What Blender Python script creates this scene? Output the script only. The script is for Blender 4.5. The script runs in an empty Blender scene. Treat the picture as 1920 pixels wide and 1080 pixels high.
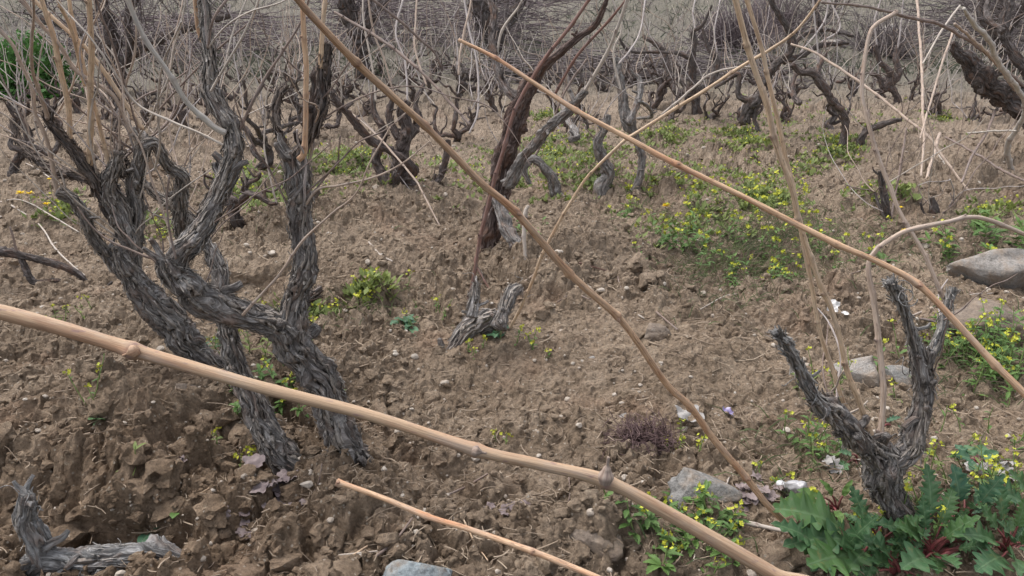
import bpy, bmesh, math, random
import numpy as np
from mathutils import Vector

# ------------------------------------------------------------------ camera, sky, sun, exposure
SC = bpy.context.scene
PITCH = math.radians(20.0); FPX = 1507.0; CAMZ = 1.0
cam_d = bpy.data.cameras.new("camera"); cam = bpy.data.objects.new("camera", cam_d)
SC.collection.objects.link(cam); SC.camera = cam
cam.location = (0, 0, CAMZ); cam.rotation_euler = (math.pi/2 - PITCH, 0, 0)
cam_d.sensor_width = 36.0; cam_d.lens = FPX/1920*36.0; cam_d.clip_start = 0.02; cam_d.clip_end = 600
SUN_EL, SUN_AZ = math.radians(66), math.radians(300)      # azimuth clockwise from +Y
W = bpy.data.worlds.new("World"); SC.world = W; W.use_nodes = True
wn = W.node_tree.nodes; bg = wn["Background"]
sky = wn.new("ShaderNodeTexSky"); sky.sky_type = 'NISHITA'; sky.sun_disc = False
sky.sun_elevation = SUN_EL; sky.sun_rotation = SUN_AZ
sky.air_density = 1.0; sky.dust_density = 3.0; sky.ozone_density = 0.6
hs = wn.new("ShaderNodeHueSaturation"); hs.inputs["Saturation"].default_value = 0.35      # overcast: nearly colourless light
W.node_tree.links.new(sky.outputs[0], hs.inputs["Color"]); W.node_tree.links.new(hs.outputs[0], bg.inputs[0]); bg.inputs[1].default_value = 0.15
sl = bpy.data.lights.new("sun", 'SUN'); so = bpy.data.objects.new("sun", sl); SC.collection.objects.link(so)
sl.energy = 1.1; sl.angle = math.radians(40); sl.color = (1.0, 0.96, 0.92)
sd = Vector((math.sin(SUN_AZ)*math.cos(SUN_EL), math.cos(SUN_AZ)*math.cos(SUN_EL), math.sin(SUN_EL)))
so.rotation_euler = sd.to_track_quat('Z', 'Y').to_euler()
vs = SC.view_settings; vs.view_transform = 'Standard'; vs.look = 'None'; vs.gamma = 1; vs.use_curve_mapping = False
vs.exposure = 1.02
SC.render.engine = 'CYCLES'
SC.cycles.max_bounces = 5; SC.cycles.diffuse_bounces = 3; SC.cycles.transparent_max_bounces = 4

# ------------------------------------------------------------------ noise
rs = np.random.RandomState(11); R = random.Random(5)
PM = rs.permutation(256); PM = np.concatenate([PM, PM, PM])
GR = rs.normal(size=(256, 3)); GR /= np.linalg.norm(GR, axis=1)[:, None]
RV = rs.rand(256, 3)
def fade(t): return t*t*t*(t*(t*6-15)+10)
def pn(x, y, z):
    x, y, z = np.broadcast_arrays(np.asarray(x, float), np.asarray(y, float), np.asarray(z, float))
    xi = np.floor(x).astype(np.int64); yi = np.floor(y).astype(np.int64); zi = np.floor(z).astype(np.int64)
    xf = x-xi; yf = y-yi; zf = z-zi; u, v, w = fade(xf), fade(yf), fade(zf)
    xi &= 255; yi &= 255; zi &= 255
    def g(a, b, c):
        h = PM[PM[PM[xi+a]+yi+b] + zi+c]
        q = GR[h]; return q[..., 0]*(xf-a)+q[..., 1]*(yf-b)+q[..., 2]*(zf-c)
    l = lambda a, b, t: a+(b-a)*t
    return 1.5*l(l(l(g(0,0,0), g(1,0,0), u), l(g(0,1,0), g(1,1,0), u), v), l(l(g(0,0,1), g(1,0,1), u), l(g(0,1,1), g(1,1,1), u), v), w)
def pn2(x, y, s=0):
    x = np.asarray(x, float); y = np.asarray(y, float)
    xi = np.floor(x).astype(np.int64); yi = np.floor(y).astype(np.int64)
    xf = x-xi; yf = y-yi; u, v = fade(xf), fade(yf); xi &= 255; yi &= 255
    def g(a, b):
        q = GR[PM[PM[xi+a]+yi+b+s]]; return q[..., 0]*(xf-a)+q[..., 1]*(yf-b)
    n0 = g(0,0); n0 = n0+(g(1,0)-n0)*u; n1 = g(0,1); n1 = n1+(g(1,1)-n1)*u
    return 1.7*(n0+(n1-n0)*v)
def worley(x, y, s=0, tilt=False):
    x = np.asarray(x, float); y = np.asarray(y, float)
    xi = np.floor(x).astype(np.int64); yi = np.floor(y).astype(np.int64)
    f1 = np.full(x.shape, 9.0); f2 = np.full(x.shape, 9.0); rid = np.zeros(x.shape); ex = np.zeros((4,)+x.shape) if tilt else None
    for a in (-1, 0, 1):
        for b in (-1, 0, 1):
            h = PM[PM[(xi+a) & 255]+((yi+b) & 255)+s]; q = RV[h]
            d = np.hypot(xi+a+q[..., 0]-x, yi+b+q[..., 1]-y)
            c = d < f1
            f2 = np.where(c, f1, np.minimum(f2, d)); rid = np.where(c, q[..., 2], rid); f1 = np.where(c, d, f1)
            if tilt:
                q2 = RV[PM[h+37]]
                for z_, w_ in enumerate((x-(xi+a+q[..., 0]), y-(yi+b+q[..., 1]), q2[..., 0]*2-1, q2[..., 1]*2-1)): ex[z_] = np.where(c, w_, ex[z_])
    return (f1, f2, rid, *ex) if tilt else (f1, f2, rid)
def sstep(a, b, x):
    t = np.clip((x-a)/(b-a), 0, 1); return t*t*(3-2*t)

# ------------------------------------------------------------------ photograph pixel -> world point
cp, sp = math.cos(PITCH), math.sin(PITCH)
def ray(px, py):
    u = (px-960)/FPX; v = (540-py)/FPX
    return np.array((u, cp+v*sp, -sp+v*cp))
def at(px, py, Y):
    d = ray(px, py); t = Y/d[1]; return np.array((0, 0, CAMZ))+d*t, t
def flat(px, py):
    d = ray(px, py); t = -CAMZ/d[2]; return d[0]*t, d[1]*t

# ------------------------------------------------------------------ terrain
BUMPS = [  # px, py, height, size across, size along the view
    (120, 790, .10, .26, .16), (330, 770, .05, .20, .12), (225, 1005, -.21, .15, .075), (150, 885, .04, .18, .08), (10, 790, -.10, .09, .10), (300, 965, .05, .14, .07),
    (330, 860, -.06, .06, .05), (120, 930, -.05, .10, .05),
    (640, 460, .12, .55, .50), (475, 560, -.13, .16, .14), (620, 905, .05, .12, .06), (690, 905, -.05, .03, .03), (260, 600, .08, .25, .20),
    (1120, 480, .10, .35, .60), (1430, 520, -.08, .45, .35), (900, 660, .05, .22, .12), (850, 760, -.03, .35, .16),
    (1050, 930, -.07, .05, .035), (985, 900, -.05, .07, .03), (1120, 1005, .05, .07, .05), (1180, 720, .03, .25, .2), (1340, 700, .05, .16, .12), (1040, 800, .04, .2, .10),
    (700, 1010, .05, .2, .08), (880, 1010, -.04, .14, .06), (1690, 985, .05, .2, .12), (1560, 560, .06, .3, .2), (1850, 620, .05, .35, .3),
    (760, 370, .10, .35, .30), (1100, 365, .08, .5, .25), (880, 430, -.05, .3, .3), (1500, 400, .06, .8, .35), (200, 400, .1, .6, .4), (1300, 215, .1, 1.2, .4), (1640, 270, .12, .9, .5),
]
BUMPS += [(650, 870, .035, .13, .08), (585, 905, .03, .10, .06), (1692, 990, .035, .12, .08), (925, 470, .05, .16, .12), (400, 700, .04, .14, .1)]
BUMPS = [(*flat(a, b), c, d, e) for a, b, c, d, e in BUMPS]
def Hbig(x, y):
    h = 0.05*pn2(x*.9+3, y*.9)+0.025*pn2(x*2.3, y*2.3+7, 3)
    h = h*sstep(0.5, 1.6, np.hypot(x, y))
    for bx, by, a, sx, sy in BUMPS:
        h = h+a*np.exp(-((x-bx)/sx)**2-((y-by)/sy)**2)
    g = np.maximum(y-9.5, 0)
    h = h+0.16*g*g/(g+3.5)+0.5*sstep(10, 40, y)*pn2(x*.11+5, y*.11)+.06*sstep(5, 9, y)*pn2(x*.5, y*1.2, 9)
    return h
def clodmask(x, y):
    m = sstep(-.25, .55, pn2(x*1.3+9, y*1.3, 5)+.3*pn2(x*4, y*4, 8))
    left = np.exp(-((x+.75)/.55)**2-((y-1.5)/.5)**2)
    m2 = np.exp(-((x+.05)/.5)**2-((y-1.25)/.22)**2)
    path = np.exp(-((x-.12)/.45)**2-((y-2.0)/.5)**2)
    return np.clip(.30+.5*m+.5*left+.4*m2-.4*path, .12, 1.2)
def Hdet(x, y):
    m = clodmask(x, y)
    wx = x+.02*pn2(x*14, y*14, 2); wy = y+.02*pn2(x*14+5, y*14, 4)
    h = .055*m*pn2(x*5.5, y*5.5, 1)+.034*m*pn2(x*12, y*12, 6)-.016*m*np.clip(1-np.abs(pn2(x*8+3, y*8, 14))*5, 0, 1)
    wx = wx+.008*pn2(x*45, y*45, 7); wy = wy+.008*pn2(x*45, y*45+9, 8)
    for fr, am, k, lo in ((5.2, .072, 1, 0), (11, .046, 9, .15), (21, .024, 15, .3)):
        f1, f2, q, dx, dy, tx, ty = worley(wx*fr, wy*fr, k, True)
        h = h+np.clip(m+lo, 0, 1.2)*am*(q*q*.9+.55*tx*dx+.55*ty*dy)*sstep(.0, .16, f2-f1)*(1-.55*sstep(.3, .9, f1))
    f1, f2, q = worley(wx*38, wy*38, 4); h = h+(.4+.6*m)*.015*q*q*(1-sstep(0, .8, f1))
    h = h+.0085*pn2(x*40, y*40, 3)+.0060*pn2(x*90, y*90, 5)*(.5+m)
    h = h-.012*m*sstep(.15, .6, pn2(x*22+3, y*22, 12))
    return h*np.where(y > 9, .8, 1)
def H(x, y):
    x = np.atleast_1d(np.asarray(x, float)); y = np.atleast_1d(np.asarray(y, float))
    return Hbig(x, y)+Hdet(x, y)
def hz(x, y): return float(H(x, y)[0])
def hit(px, py, big=False):
    d = ray(px, py); t = np.linspace(.9, 30, 500) if py < 260 else np.linspace(.9, 9, 260)
    for _ in range(2):
        X, Y, Z = d[0]*t, d[1]*t, CAMZ+d[2]*t; g = Hbig(X, Y); k = int(np.argmax(Z < g)) if (Z < g).any() else len(t)-1
        if _ == 0: t = np.linspace(t[max(k-1, 0)], t[k], 24)
    x, y = X[k], Y[k]
    return np.array((x, y, float(Hbig(x, y)) if big else hz(x, y)))

# ------------------------------------------------------------------ mesh builder
class MB:
    def __init__(s): s.v = []; s.f = []; s.n = 0; s.bc = []; s.nd = []
    def add(s, v, f, bc=None, nd=None):
        v = np.asarray(v, float); f = [np.asarray(q, np.int64) for q in (f if isinstance(f, list) else [f]) if len(q)]
        s.v.append(v); s.f += [q+s.n for q in f]; s.n += len(v)
        s.bc.append(v if bc is None else bc); s.nd.append(np.zeros(len(v)) if nd is None else np.broadcast_to(nd, (len(v),)))
    def build(s, name, mat, parent=None, origin=(0, 0, 0), smooth=True):
        v = np.concatenate(s.v)-np.asarray(origin); me = bpy.data.meshes.new(name)
        sizes = np.concatenate([np.full(len(q), q.shape[1]) for q in s.f]); loops = np.concatenate([q.ravel() for q in s.f])
        me.vertices.add(len(v)); me.vertices.foreach_set("co", v.astype(np.float32).ravel())
        me.loops.add(len(loops)); me.loops.foreach_set("vertex_index", loops.astype(np.int32))
        me.polygons.add(len(sizes)); me.polygons.foreach_set("loop_start", np.concatenate([[0], np.cumsum(sizes)[:-1]]).astype(np.int32))
        me.polygons.foreach_set("use_smooth", np.full(len(sizes), smooth))
        me.update(calc_edges=True)
        a = me.attributes.new("bc", 'FLOAT_VECTOR', 'POINT'); a.data.foreach_set("vector", np.concatenate(s.bc).astype(np.float32).ravel())
        a = me.attributes.new("nd", 'FLOAT', 'POINT'); a.data.foreach_set("value", np.concatenate(s.nd).astype(np.float32))
        me.materials.append(mat)
        o = bpy.data.objects.new(name, me); SC.collection.objects.link(o)
        if parent is not None: o.parent = parent
        else: o.location = origin
        return o
def tag(o, label=None, cat=None, group=None, kind=None):
    for k, v in (('label', label), ('category', cat), ('group', group), ('kind', kind)):
        if v: o[k] = v
    return o
def thing(name, base, label, cat, group=None):
    o = bpy.data.objects.new(name, None); SC.collection.objects.link(o); o.location = base; o.empty_display_size = .05
    return tag(o, label, cat, group)

# ------------------------------------------------------------------ tubes
def resample(P, r, step):
    P = np.asarray(P, float); r = np.asarray(r, float); n = len(P)
    if n == 2: P = np.array([P[0], (P[0]+P[1])/2, P[1]]); r = np.array([r[0], (r[0]+r[1])/2, r[1]]); n = 3
    Q = np.concatenate([[2*P[0]-P[1]], P, [2*P[-1]-P[-2]]]); q = np.concatenate([[r[0]], r, [r[-1]]])
    out, ro = [], []
    for i in range(1, n):
        L = np.linalg.norm(Q[i+1]-Q[i]); m = max(2, int(math.ceil(L/step)))
        t = np.linspace(0, 1, m, endpoint=False)[:, None]
        a, b, c, d = Q[i-1], Q[i], Q[i+1], Q[i+2]
        out.append(.5*((2*b)+(c-a)*t+(2*a-5*b+4*c-d)*t*t+(3*b-a-3*c+d)*t**3)); t = t[:, 0]; tt = t*t*(3-2*t); ro.append(q[i]+(q[i+1]-q[i])*tt)
    out.append(P[-1:]); ro.append(r[-1:])
    C = np.concatenate(out); rr = np.concatenate(ro)
    L = np.concatenate([[0], np.cumsum(np.linalg.norm(np.diff(C, axis=0), axis=1))])
    return C, rr, L
def frames(C):
    T = np.gradient(C, axis=0); T /= np.maximum(np.linalg.norm(T, axis=1), 1e-9)[:, None]
    n = np.cross(T[0], (0, 1, .3)); n /= np.linalg.norm(n); N = [n]
    for i in range(1, len(T)):
        n = n-T[i]*np.dot(n, T[i]); n /= max(np.linalg.norm(n), 1e-9); N.append(n)
    N = np.array(N); return T, N, np.cross(T, N)
def skin(mb, C, N, B, rad, segs, bc, nd, T):
    n = len(C); th = np.arange(segs)/segs*2*math.pi
    V = C[:, None]+rad[..., None]*(np.cos(th)[None, :, None]*N[:, None]+np.sin(th)[None, :, None]*B[:, None])
    i = np.arange(n-1)[:, None]*segs; j = np.arange(segs)[None]; k = (j+1) % segs
    F = np.stack([i+j, i+k, i+segs+k, i+segs+j], -1).reshape(-1, 4)
    V = V.reshape(-1, 3); m = len(V)
    V = np.concatenate([V, [C[0]-T[0]*rad[0].mean()*.25, C[-1]+T[-1]*rad[-1].mean()*.25]])
    jj = np.arange(segs); kk = (jj+1) % segs
    tri = np.concatenate([np.stack([kk, jj, np.full(segs, m)], -1), np.stack([(n-1)*segs+jj, (n-1)*segs+kk, np.full(segs, m+1)], -1)])
    bc = bc.reshape(-1, 3); bc = np.concatenate([bc, bc[:1], bc[-1:]]); nd = nd.reshape(-1); nd = np.concatenate([nd, nd[:1], nd[-1:]])
    mb.add(V, [F, tri], bc, nd)
def wood(mb, P, r, dist=2.0, seed=0, rough=1.0, strips=True, knots=None):
    """old vine wood: a twisted trunk with long ridges of shredding bark, knots and loose strips"""
    rg = np.random.RandomState(seed+100); px = dist/804
    rm = float(np.mean(r)); segs = int(np.clip(2*math.pi*rm/(1.0*px), 10, 72)); step = float(np.clip(1.4*px, .0025, .03))
    C, rr, L = resample(P, r, step); s0 = rg.rand()*50
    wob = np.stack([pn(L*9, s0, 0), pn(L*9, s0, 5), pn(L*9, s0, 9)], -1)*(rr*.22)[:, None]; C = C+wob*np.minimum(1, np.minimum(L, L[-1]-L)/.04)[:, None]
    T, N, B = frames(C); th = np.arange(segs)/segs*2*math.pi
    tw = rg.uniform(-4, 4); TH = th[None]+tw*L[:, None]; s0_ = s0
    TH = TH+.55*pn(np.cos(th)[None]*.9, np.sin(th)[None]*.9, L[:, None]*13+s0)+.25*pn(np.cos(th)[None]*2, np.sin(th)[None]*2, L[:, None]*34+s0)
    c, s, l = np.cos(TH), np.sin(TH), np.broadcast_to(L[:, None], TH.shape)+s0
    d = .24*pn(c*.8, s*.8, l*10)+.15*pn(c*1.7+4, s*1.7, l*22)+.16*pn(l*7, s0, 3)
    g1 = np.clip(1-np.abs(pn(c*2.2, s*2.2, l*7+3))*4.5, 0, 1); g2 = np.clip(1-np.abs(pn(c*4.6+2, s*4.6, l*15))*3.5, 0, 1)
    d += -.15+rough*(.06-.26*g1-.13*g2)+.06*rough*pn(c*9, s*9, l*40)+.05*rough*pn(c*16, s*16, l*26)
    nk = int(L[-1]/.055) if knots is None else knots
    for _ in range(nk):
        k0, a0, w = rg.rand()*L[-1], rg.rand()*6.28, rg.uniform(.5, 1.0)
        dl = (L[:, None]-k0)/(rr[:, None]*.55*w); da = np.angle(np.exp(1j*(th[None]-a0)))/(.6*w)
        e = dl**2+da**2; d += .42*np.exp(-e)-.30*np.exp(-e*7)+.10*np.sin(np.sqrt(e)*9)*np.exp(-e)
    rad = rr[:, None]*(1+d)
    rad *= (1+.35*np.exp(-L/(rm*1.2)))[:, None] if rough > 1.2 else 1
    bc = np.stack([np.cos(TH)*rm, np.sin(TH)*rm, l], -1)
    skin(mb, C, N, B, rad, segs, bc, np.clip(d, -1, 1), T)
    if strips and dist < 2.6:
        for _ in range(int(L[-1]*420*(1 if strips is True else strips))):
            ln = rg.uniform(.02, .085); k0 = rg.rand()*(L[-1]-ln*.3); a0 = rg.rand()*6.28; w = rg.uniform(.0014, .0060)
            m = 7; ls = np.linspace(k0, min(k0+ln, L[-1]), m); ix = np.clip(np.searchsorted(L, ls), 0, len(L)-1)
            lift = np.abs(np.linspace(-1, 1, m))**2*rg.uniform(.001, .011)+.0008
            a = a0-tw*(ls-k0)+np.cumsum(rg.normal(0, .05, m)); ai = (np.round(a/(2*math.pi)*segs).astype(int)) % segs
            ro = rad[ix, ai]+lift; D = np.cos(a)[:, None]*N[ix]+np.sin(a)[:, None]*B[ix]; S = -np.sin(a)[:, None]*N[ix]+np.cos(a)[:, None]*B[ix]
            c0 = C[ix]+D*ro[:, None]; ww = (w*np.sin(np.linspace(.25, 2.9, m)))[:, None]
            V = np.concatenate([c0-S*ww, c0+S*ww+D*rg.uniform(-.001, .001), c0-D*.0012])
            i = np.arange(m-1); F = np.concatenate([np.stack([i, i+m, i+m+1, i+1], -1), np.stack([i+m, i+2*m, i+2*m+1, i+m+1], -1), np.stack([i+2*m, i, i+1, i+2*m+1], -1)])
            b = np.concatenate([np.stack([np.cos(a)*rm, np.sin(a)*rm, ls+s0+rg.rand()*9], -1)]*3)
            mb.add(V, F, b, np.full(3*m, 2.0))
    return C
def cane(mb, P, r, dist=2.0, seed=0, inter=None, buds=True, zig=.5, nodes=None):
    """one year old shoot: smooth, slightly zigzag, with swollen nodes and buds"""
    rg = np.random.RandomState(seed+500); px = dist/804; rm = float(np.mean(r))
    segs = int(np.clip(2*math.pi*rm/(.8*px), 5, 24)); step = float(np.clip(2.2*px, .0025, .02))
    C, rr, L = resample(P, r, step); inter = inter or rg.uniform(.07, .11)
    if nodes is None: nl = np.arange(rg.uniform(.02, .06), L[-1], inter)
    else: nl = np.array([L[np.argmin(np.linalg.norm(C-q, axis=1))] for q in nodes])
    T, N, B = frames(C); s0 = rg.rand()*40
    nf = (pn(L*5, s0, 1)[:, None]*N+pn(L*5, s0, 7)[:, None]*B)*(rr*.55)[:, None]
    if zig and len(nl):
        ph = np.interp(L, nl, np.arange(len(nl))); nf = nf+(np.abs((ph % 2)-1)-.5)[:, None]*N*(rr*zig*1.6)[:, None]
    C = C+nf; T, N, B = frames(C); th = np.arange(segs)/segs*2*math.pi
    sw = np.zeros((len(L), segs)); ndm = np.zeros((len(L), segs))
    for q, k in enumerate(nl):
        w = max(rm*1.05, step*.8)*rg.uniform(.8, 1.3); side = .55+.45*np.cos(th-(q % 2)*math.pi-.8+rg.uniform(-.7, .7)); a = rg.uniform(.2, .42)*(1.35 if dist < 1.3 and rm > .003 else 1)
        sw += a*np.exp(-((L-k)/w)**2)[:, None]*side[None]+.10*np.exp(-((L-k+w*1.6)/(w*2))**2)[:, None]; ndm = np.maximum(ndm, rg.uniform(.5, 1)*np.exp(-((L-k)/max(rm*.7, step*.6))**2)[:, None]*side[None])
    rad = (rr*(1+.13*pn(L*7, s0, 2)))[:, None]*(1+sw)*(1+.07*pn(np.cos(th)[None]*1.6, np.sin(th)[None]*1.6, L[:, None]*14+s0)+.05*pn(np.cos(th)[None]*4, np.sin(th)[None]*4, L[:, None]*40))
    bc = np.stack([np.broadcast_to(np.cos(th)*rm, rad.shape), np.broadcast_to(np.sin(th)*rm, rad.shape), np.broadcast_to(L[:, None]+s0, rad.shape)], -1)
    skin(mb, C, N, B, rad, segs, bc, ndm, T)
    if buds and dist < 4:
        for q, k in enumerate(nl):
            i = int(np.clip(np.searchsorted(L, k), 1, len(L)-2)); a = (q % 2)*math.pi+rg.uniform(-.6, .6)+.8
            D = math.cos(a)*N[i]+math.sin(a)*B[i]; ax = T[i]*.6+D*.8; ax /= np.linalg.norm(ax); bl = rr[i]*rg.uniform(1.0, 1.7)
            t = np.linspace(0, 1, 5); c = C[i]+D*rr[i]*.9+ax*(t*bl)[:, None]; n1 = np.cross(ax, T[i]+.01); n1 /= np.linalg.norm(n1); n2 = np.cross(ax, n1)
            br = rr[i]*.62*np.array([1.0, 1.1, .85, .5, .08]); m = 7; h = np.arange(m)/m*6.283
            V = (c[:, None]+br[:, None, None]*(np.cos(h)[None, :, None]*n1+np.sin(h)[None, :, None]*n2)).reshape(-1, 3)
            ii = np.arange(4)[:, None]*m; j = np.arange(m)[None]; kk = (j+1) % m
            mb.add(V, np.stack([ii+j, ii+kk, ii+m+kk, ii+m+j], -1).reshape(-1, 4), V*1.0, np.full(len(V), .75))
    return C
def tendril(mb, p, rg, n=1, ln=.08, r=.0009):
    for _ in range(n):
        d = rg.normal(size=3); d /= np.linalg.norm(d); a = np.cross(d, rg.normal(size=3)); a /= np.linalg.norm(a); b = np.cross(d, a)
        t = np.linspace(0, 1, 26); R0 = rg.uniform(.006, .016); w = rg.uniform(4, 10)
        c = np.asarray(p)+d*(t*ln*.8)[:, None]+(a*np.sin(t*w)[:, None]+b*(1-np.cos(t*w))[:, None])*R0
        C, rr, L = resample(c, np.full(26, r), .01); T, N, B = frames(C)
        skin(mb, C, N, B, np.repeat(rr[:, None], 5, 1), 5, np.zeros((len(C), 5, 3))+C[:, None], np.full((len(C), 5), .6), T)

# ------------------------------------------------------------------ materials
def newmat(name, rough=.85, spec=.25):
    m = bpy.data.materials.new(name); m.use_nodes = True; t = m.node_tree; b = t.nodes["Principled BSDF"]
    b.inputs["Roughness"].default_value = rough; b.inputs["Specular IOR Level"].default_value = spec
    return m, t, b
def N_(t, kind, **kw):
    n = t.nodes.new("ShaderNode"+kind)
    for k, v in kw.items():
        if k.startswith("_"): setattr(n, k[1:], v)
        else: n.inputs[k.replace("_", " ")].default_value = v
    return n
def L_(t, a, b): t.links.new(a, b)
def ramp(t, fac, stops):
    n = t.nodes.new("ShaderNodeValToRGB"); e = n.color_ramp.elements
    while len(e) < len(stops): e.new(.5)
    for q, (p, c) in zip(e, stops): q.position = p; q.color = (*c, 1) if len(c) == 3 else c
    L_(t, fac, n.inputs[0]); return n.outputs[0]
def noise(t, vec, scale, detail=5, rough=.6, dist=0):
    n = N_(t, "TexNoise", Scale=scale, Detail=detail, Roughness=rough, Distortion=dist); L_(t, vec, n.inputs["Vector"]); return n.outputs["Fac"]
def mix(t, fac, a, b, mode='MIX'):
    n = t.nodes.new("ShaderNodeMix"); n.data_type = 'RGBA'; n.blend_type = mode
    for s, v in ((n.inputs[0], fac), (n.inputs[6], a), (n.inputs[7], b)):
        if hasattr(v, "is_linked"): L_(t, v, s)
        else: s.default_value = v if not isinstance(v, tuple) else (*v[:3], 1)
    return n.outputs[2]
def math_(t, op, a, b=0.0):
    n = t.nodes.new("ShaderNodeMath"); n.operation = op
    for s, v in ((n.inputs[0], a), (n.inputs[1], b)):
        if hasattr(v, "is_linked"): L_(t, v, s)
        else: s.default_value = v
    return n.outputs[0]
def bump(t, b, h, strength, dist, prev=None):
    n = N_(t, "Bump", Strength=strength, Distance=dist); L_(t, h, n.inputs["Height"])
    if prev is not None: L_(t, prev, n.inputs["Normal"])
    L_(t, n.outputs[0], b.inputs["Normal"]); return n.outputs[0]
def stretch(t, src, sc):
    n = t.nodes.new("ShaderNodeMapping"); n.inputs["Scale"].default_value = sc; L_(t, src, n.inputs["Vector"]); return n.outputs[0]
def attr(t, name, out="Vector"):
    n = t.nodes.new("ShaderNodeAttribute"); n.attribute_name = name; return n.outputs[out]

def mat_soil():
    m, t, b = newmat("soil", .95, .12); tc = t.nodes.new("ShaderNodeTexCoord").outputs["Object"]
    n1 = noise(t, tc, 1.3, 4); n2 = noise(t, tc, 14, 6, .65); n3 = noise(t, tc, 85, 5, .7)
    c = ramp(t, n2, [(.25, (.160, .115, .079)), (.48, (.258, .194, .138)), (.75, (.400, .315, .235))])
    c = mix(t, math_(t, 'MULTIPLY', n1, .55), c, (.285, .222, .163))
    c = mix(t, 1.0, c, ramp(t, n3, [(.28, (.50, .48, .46)), (.5, (1, 1, 1)), (.75, (1.40, 1.38, 1.34))]), 'MULTIPLY')
    c = mix(t, 1.0, c, ramp(t, noise(t, tc, 2.6, 5, .65), [(.32, (.74, .72, .70)), (.5, (1, 1, 1)), (.68, (1.18, 1.18, 1.17))]), 'MULTIPLY')
    vd_ = t.nodes.new("ShaderNodeVectorMath"); vd_.operation = 'DISTANCE'; L_(t, tc, vd_.inputs[0]); vd_.inputs[1].default_value = (-.72, 1.32, 0)      # freshly dug damp earth
    damp = N_(t, "MapRange"); L_(t, math_(t, 'ADD', vd_.outputs["Value"], math_(t, 'MULTIPLY', n2, .3)), damp.inputs[0]); damp.inputs[1].default_value = .35; damp.inputs[2].default_value = .95; damp.inputs[3].default_value = .75; damp.inputs[4].default_value = 0
    c = mix(t, damp.outputs[0], c, mix(t, 1.0, c, (.78, .72, .67), 'MULTIPLY'))
    # darker litter flecks
    st = noise(t, stretch(t, tc, (110, 30, 60)), 1.0, 3, .6, .4)
    c = mix(t, ramp(t, st, [(.63, (0, 0, 0)), (.70, (.6, .6, .6))]), c, (.075, .055, .045))
    st2 = noise(t, stretch(t, tc, (35, 140, 60)), 1.0, 3, .6, .6)
    c = mix(t, ramp(t, st2, [(.63, (0, 0, 0)), (.71, (.7, .7, .7))]), c, (.38, .31, .23))
    # small pale grit
    v = N_(t, "TexVoronoi", Scale=95.0); L_(t, tc, v.inputs["Vector"]); sx = t.nodes.new("ShaderNodeSeparateColor"); L_(t, v.outputs["Color"], sx.inputs[0])
    g = math_(t, 'MULTIPLY', math_(t, 'LESS_THAN', v.outputs["Distance"], .26), math_(t, 'GREATER_THAN', sx.outputs[0], .86))
    c = mix(t, math_(t, 'MULTIPLY', g, .8), c, (.44, .38, .31))
    # reddish earth patches
    c = mix(t, ramp(t, noise(t, tc, 3.1, 3), [(.55, (0, 0, 0)), (.75, (.35, .35, .35))]), c, (.32, .19, .125))
    # the grey hillside beyond the vineyard
    xyz = t.nodes.new("ShaderNodeSeparateXYZ"); L_(t, tc, xyz.inputs[0])
    yy = math_(t, 'ADD', xyz.outputs[1], math_(t, 'MULTIPLY', n1, 3.0))
    mr = N_(t, "MapRange"); L_(t, yy, mr.inputs[0]); mr.inputs[1].default_value = 8.6; mr.inputs[2].default_value = 12.0
    hc = ramp(t, noise(t, stretch(t, tc, (1.6, .8, 1)), 1.0, 6, .7), [(.32, (.048, .054, .043)), (.5, (.090, .096, .078)), (.68, (.068, .084, .054))])
    hc = mix(t, ramp(t, noise(t, tc, 9, 4, .7), [(.45, (0, 0, 0)), (.65, (.7, .7, .7))]), hc, (.125, .126, .112))
    c = mix(t, mr.outputs[0], c, hc)
    mr2 = N_(t, "MapRange"); L_(t, yy, mr2.inputs[0]); mr2.inputs[1].default_value = 3.2; mr2.inputs[2].default_value = 8.0; mr2.inputs[4].default_value = .45
    c = mix(t, mr2.outputs[0], c, mix(t, n2, (.178, .145, .115), (.275, .228, .188)))
    L_(t, c, b.inputs["Base Color"])
    p = bump(t, b, noise(t, tc, 150, 8, .8), 1.0, .010)
    v2 = N_(t, "TexVoronoi", Scale=130.0); L_(t, tc, v2.inputs["Vector"]); bump(t, b, v2.outputs["Distance"], .5, .004, p)
    return m
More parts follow.
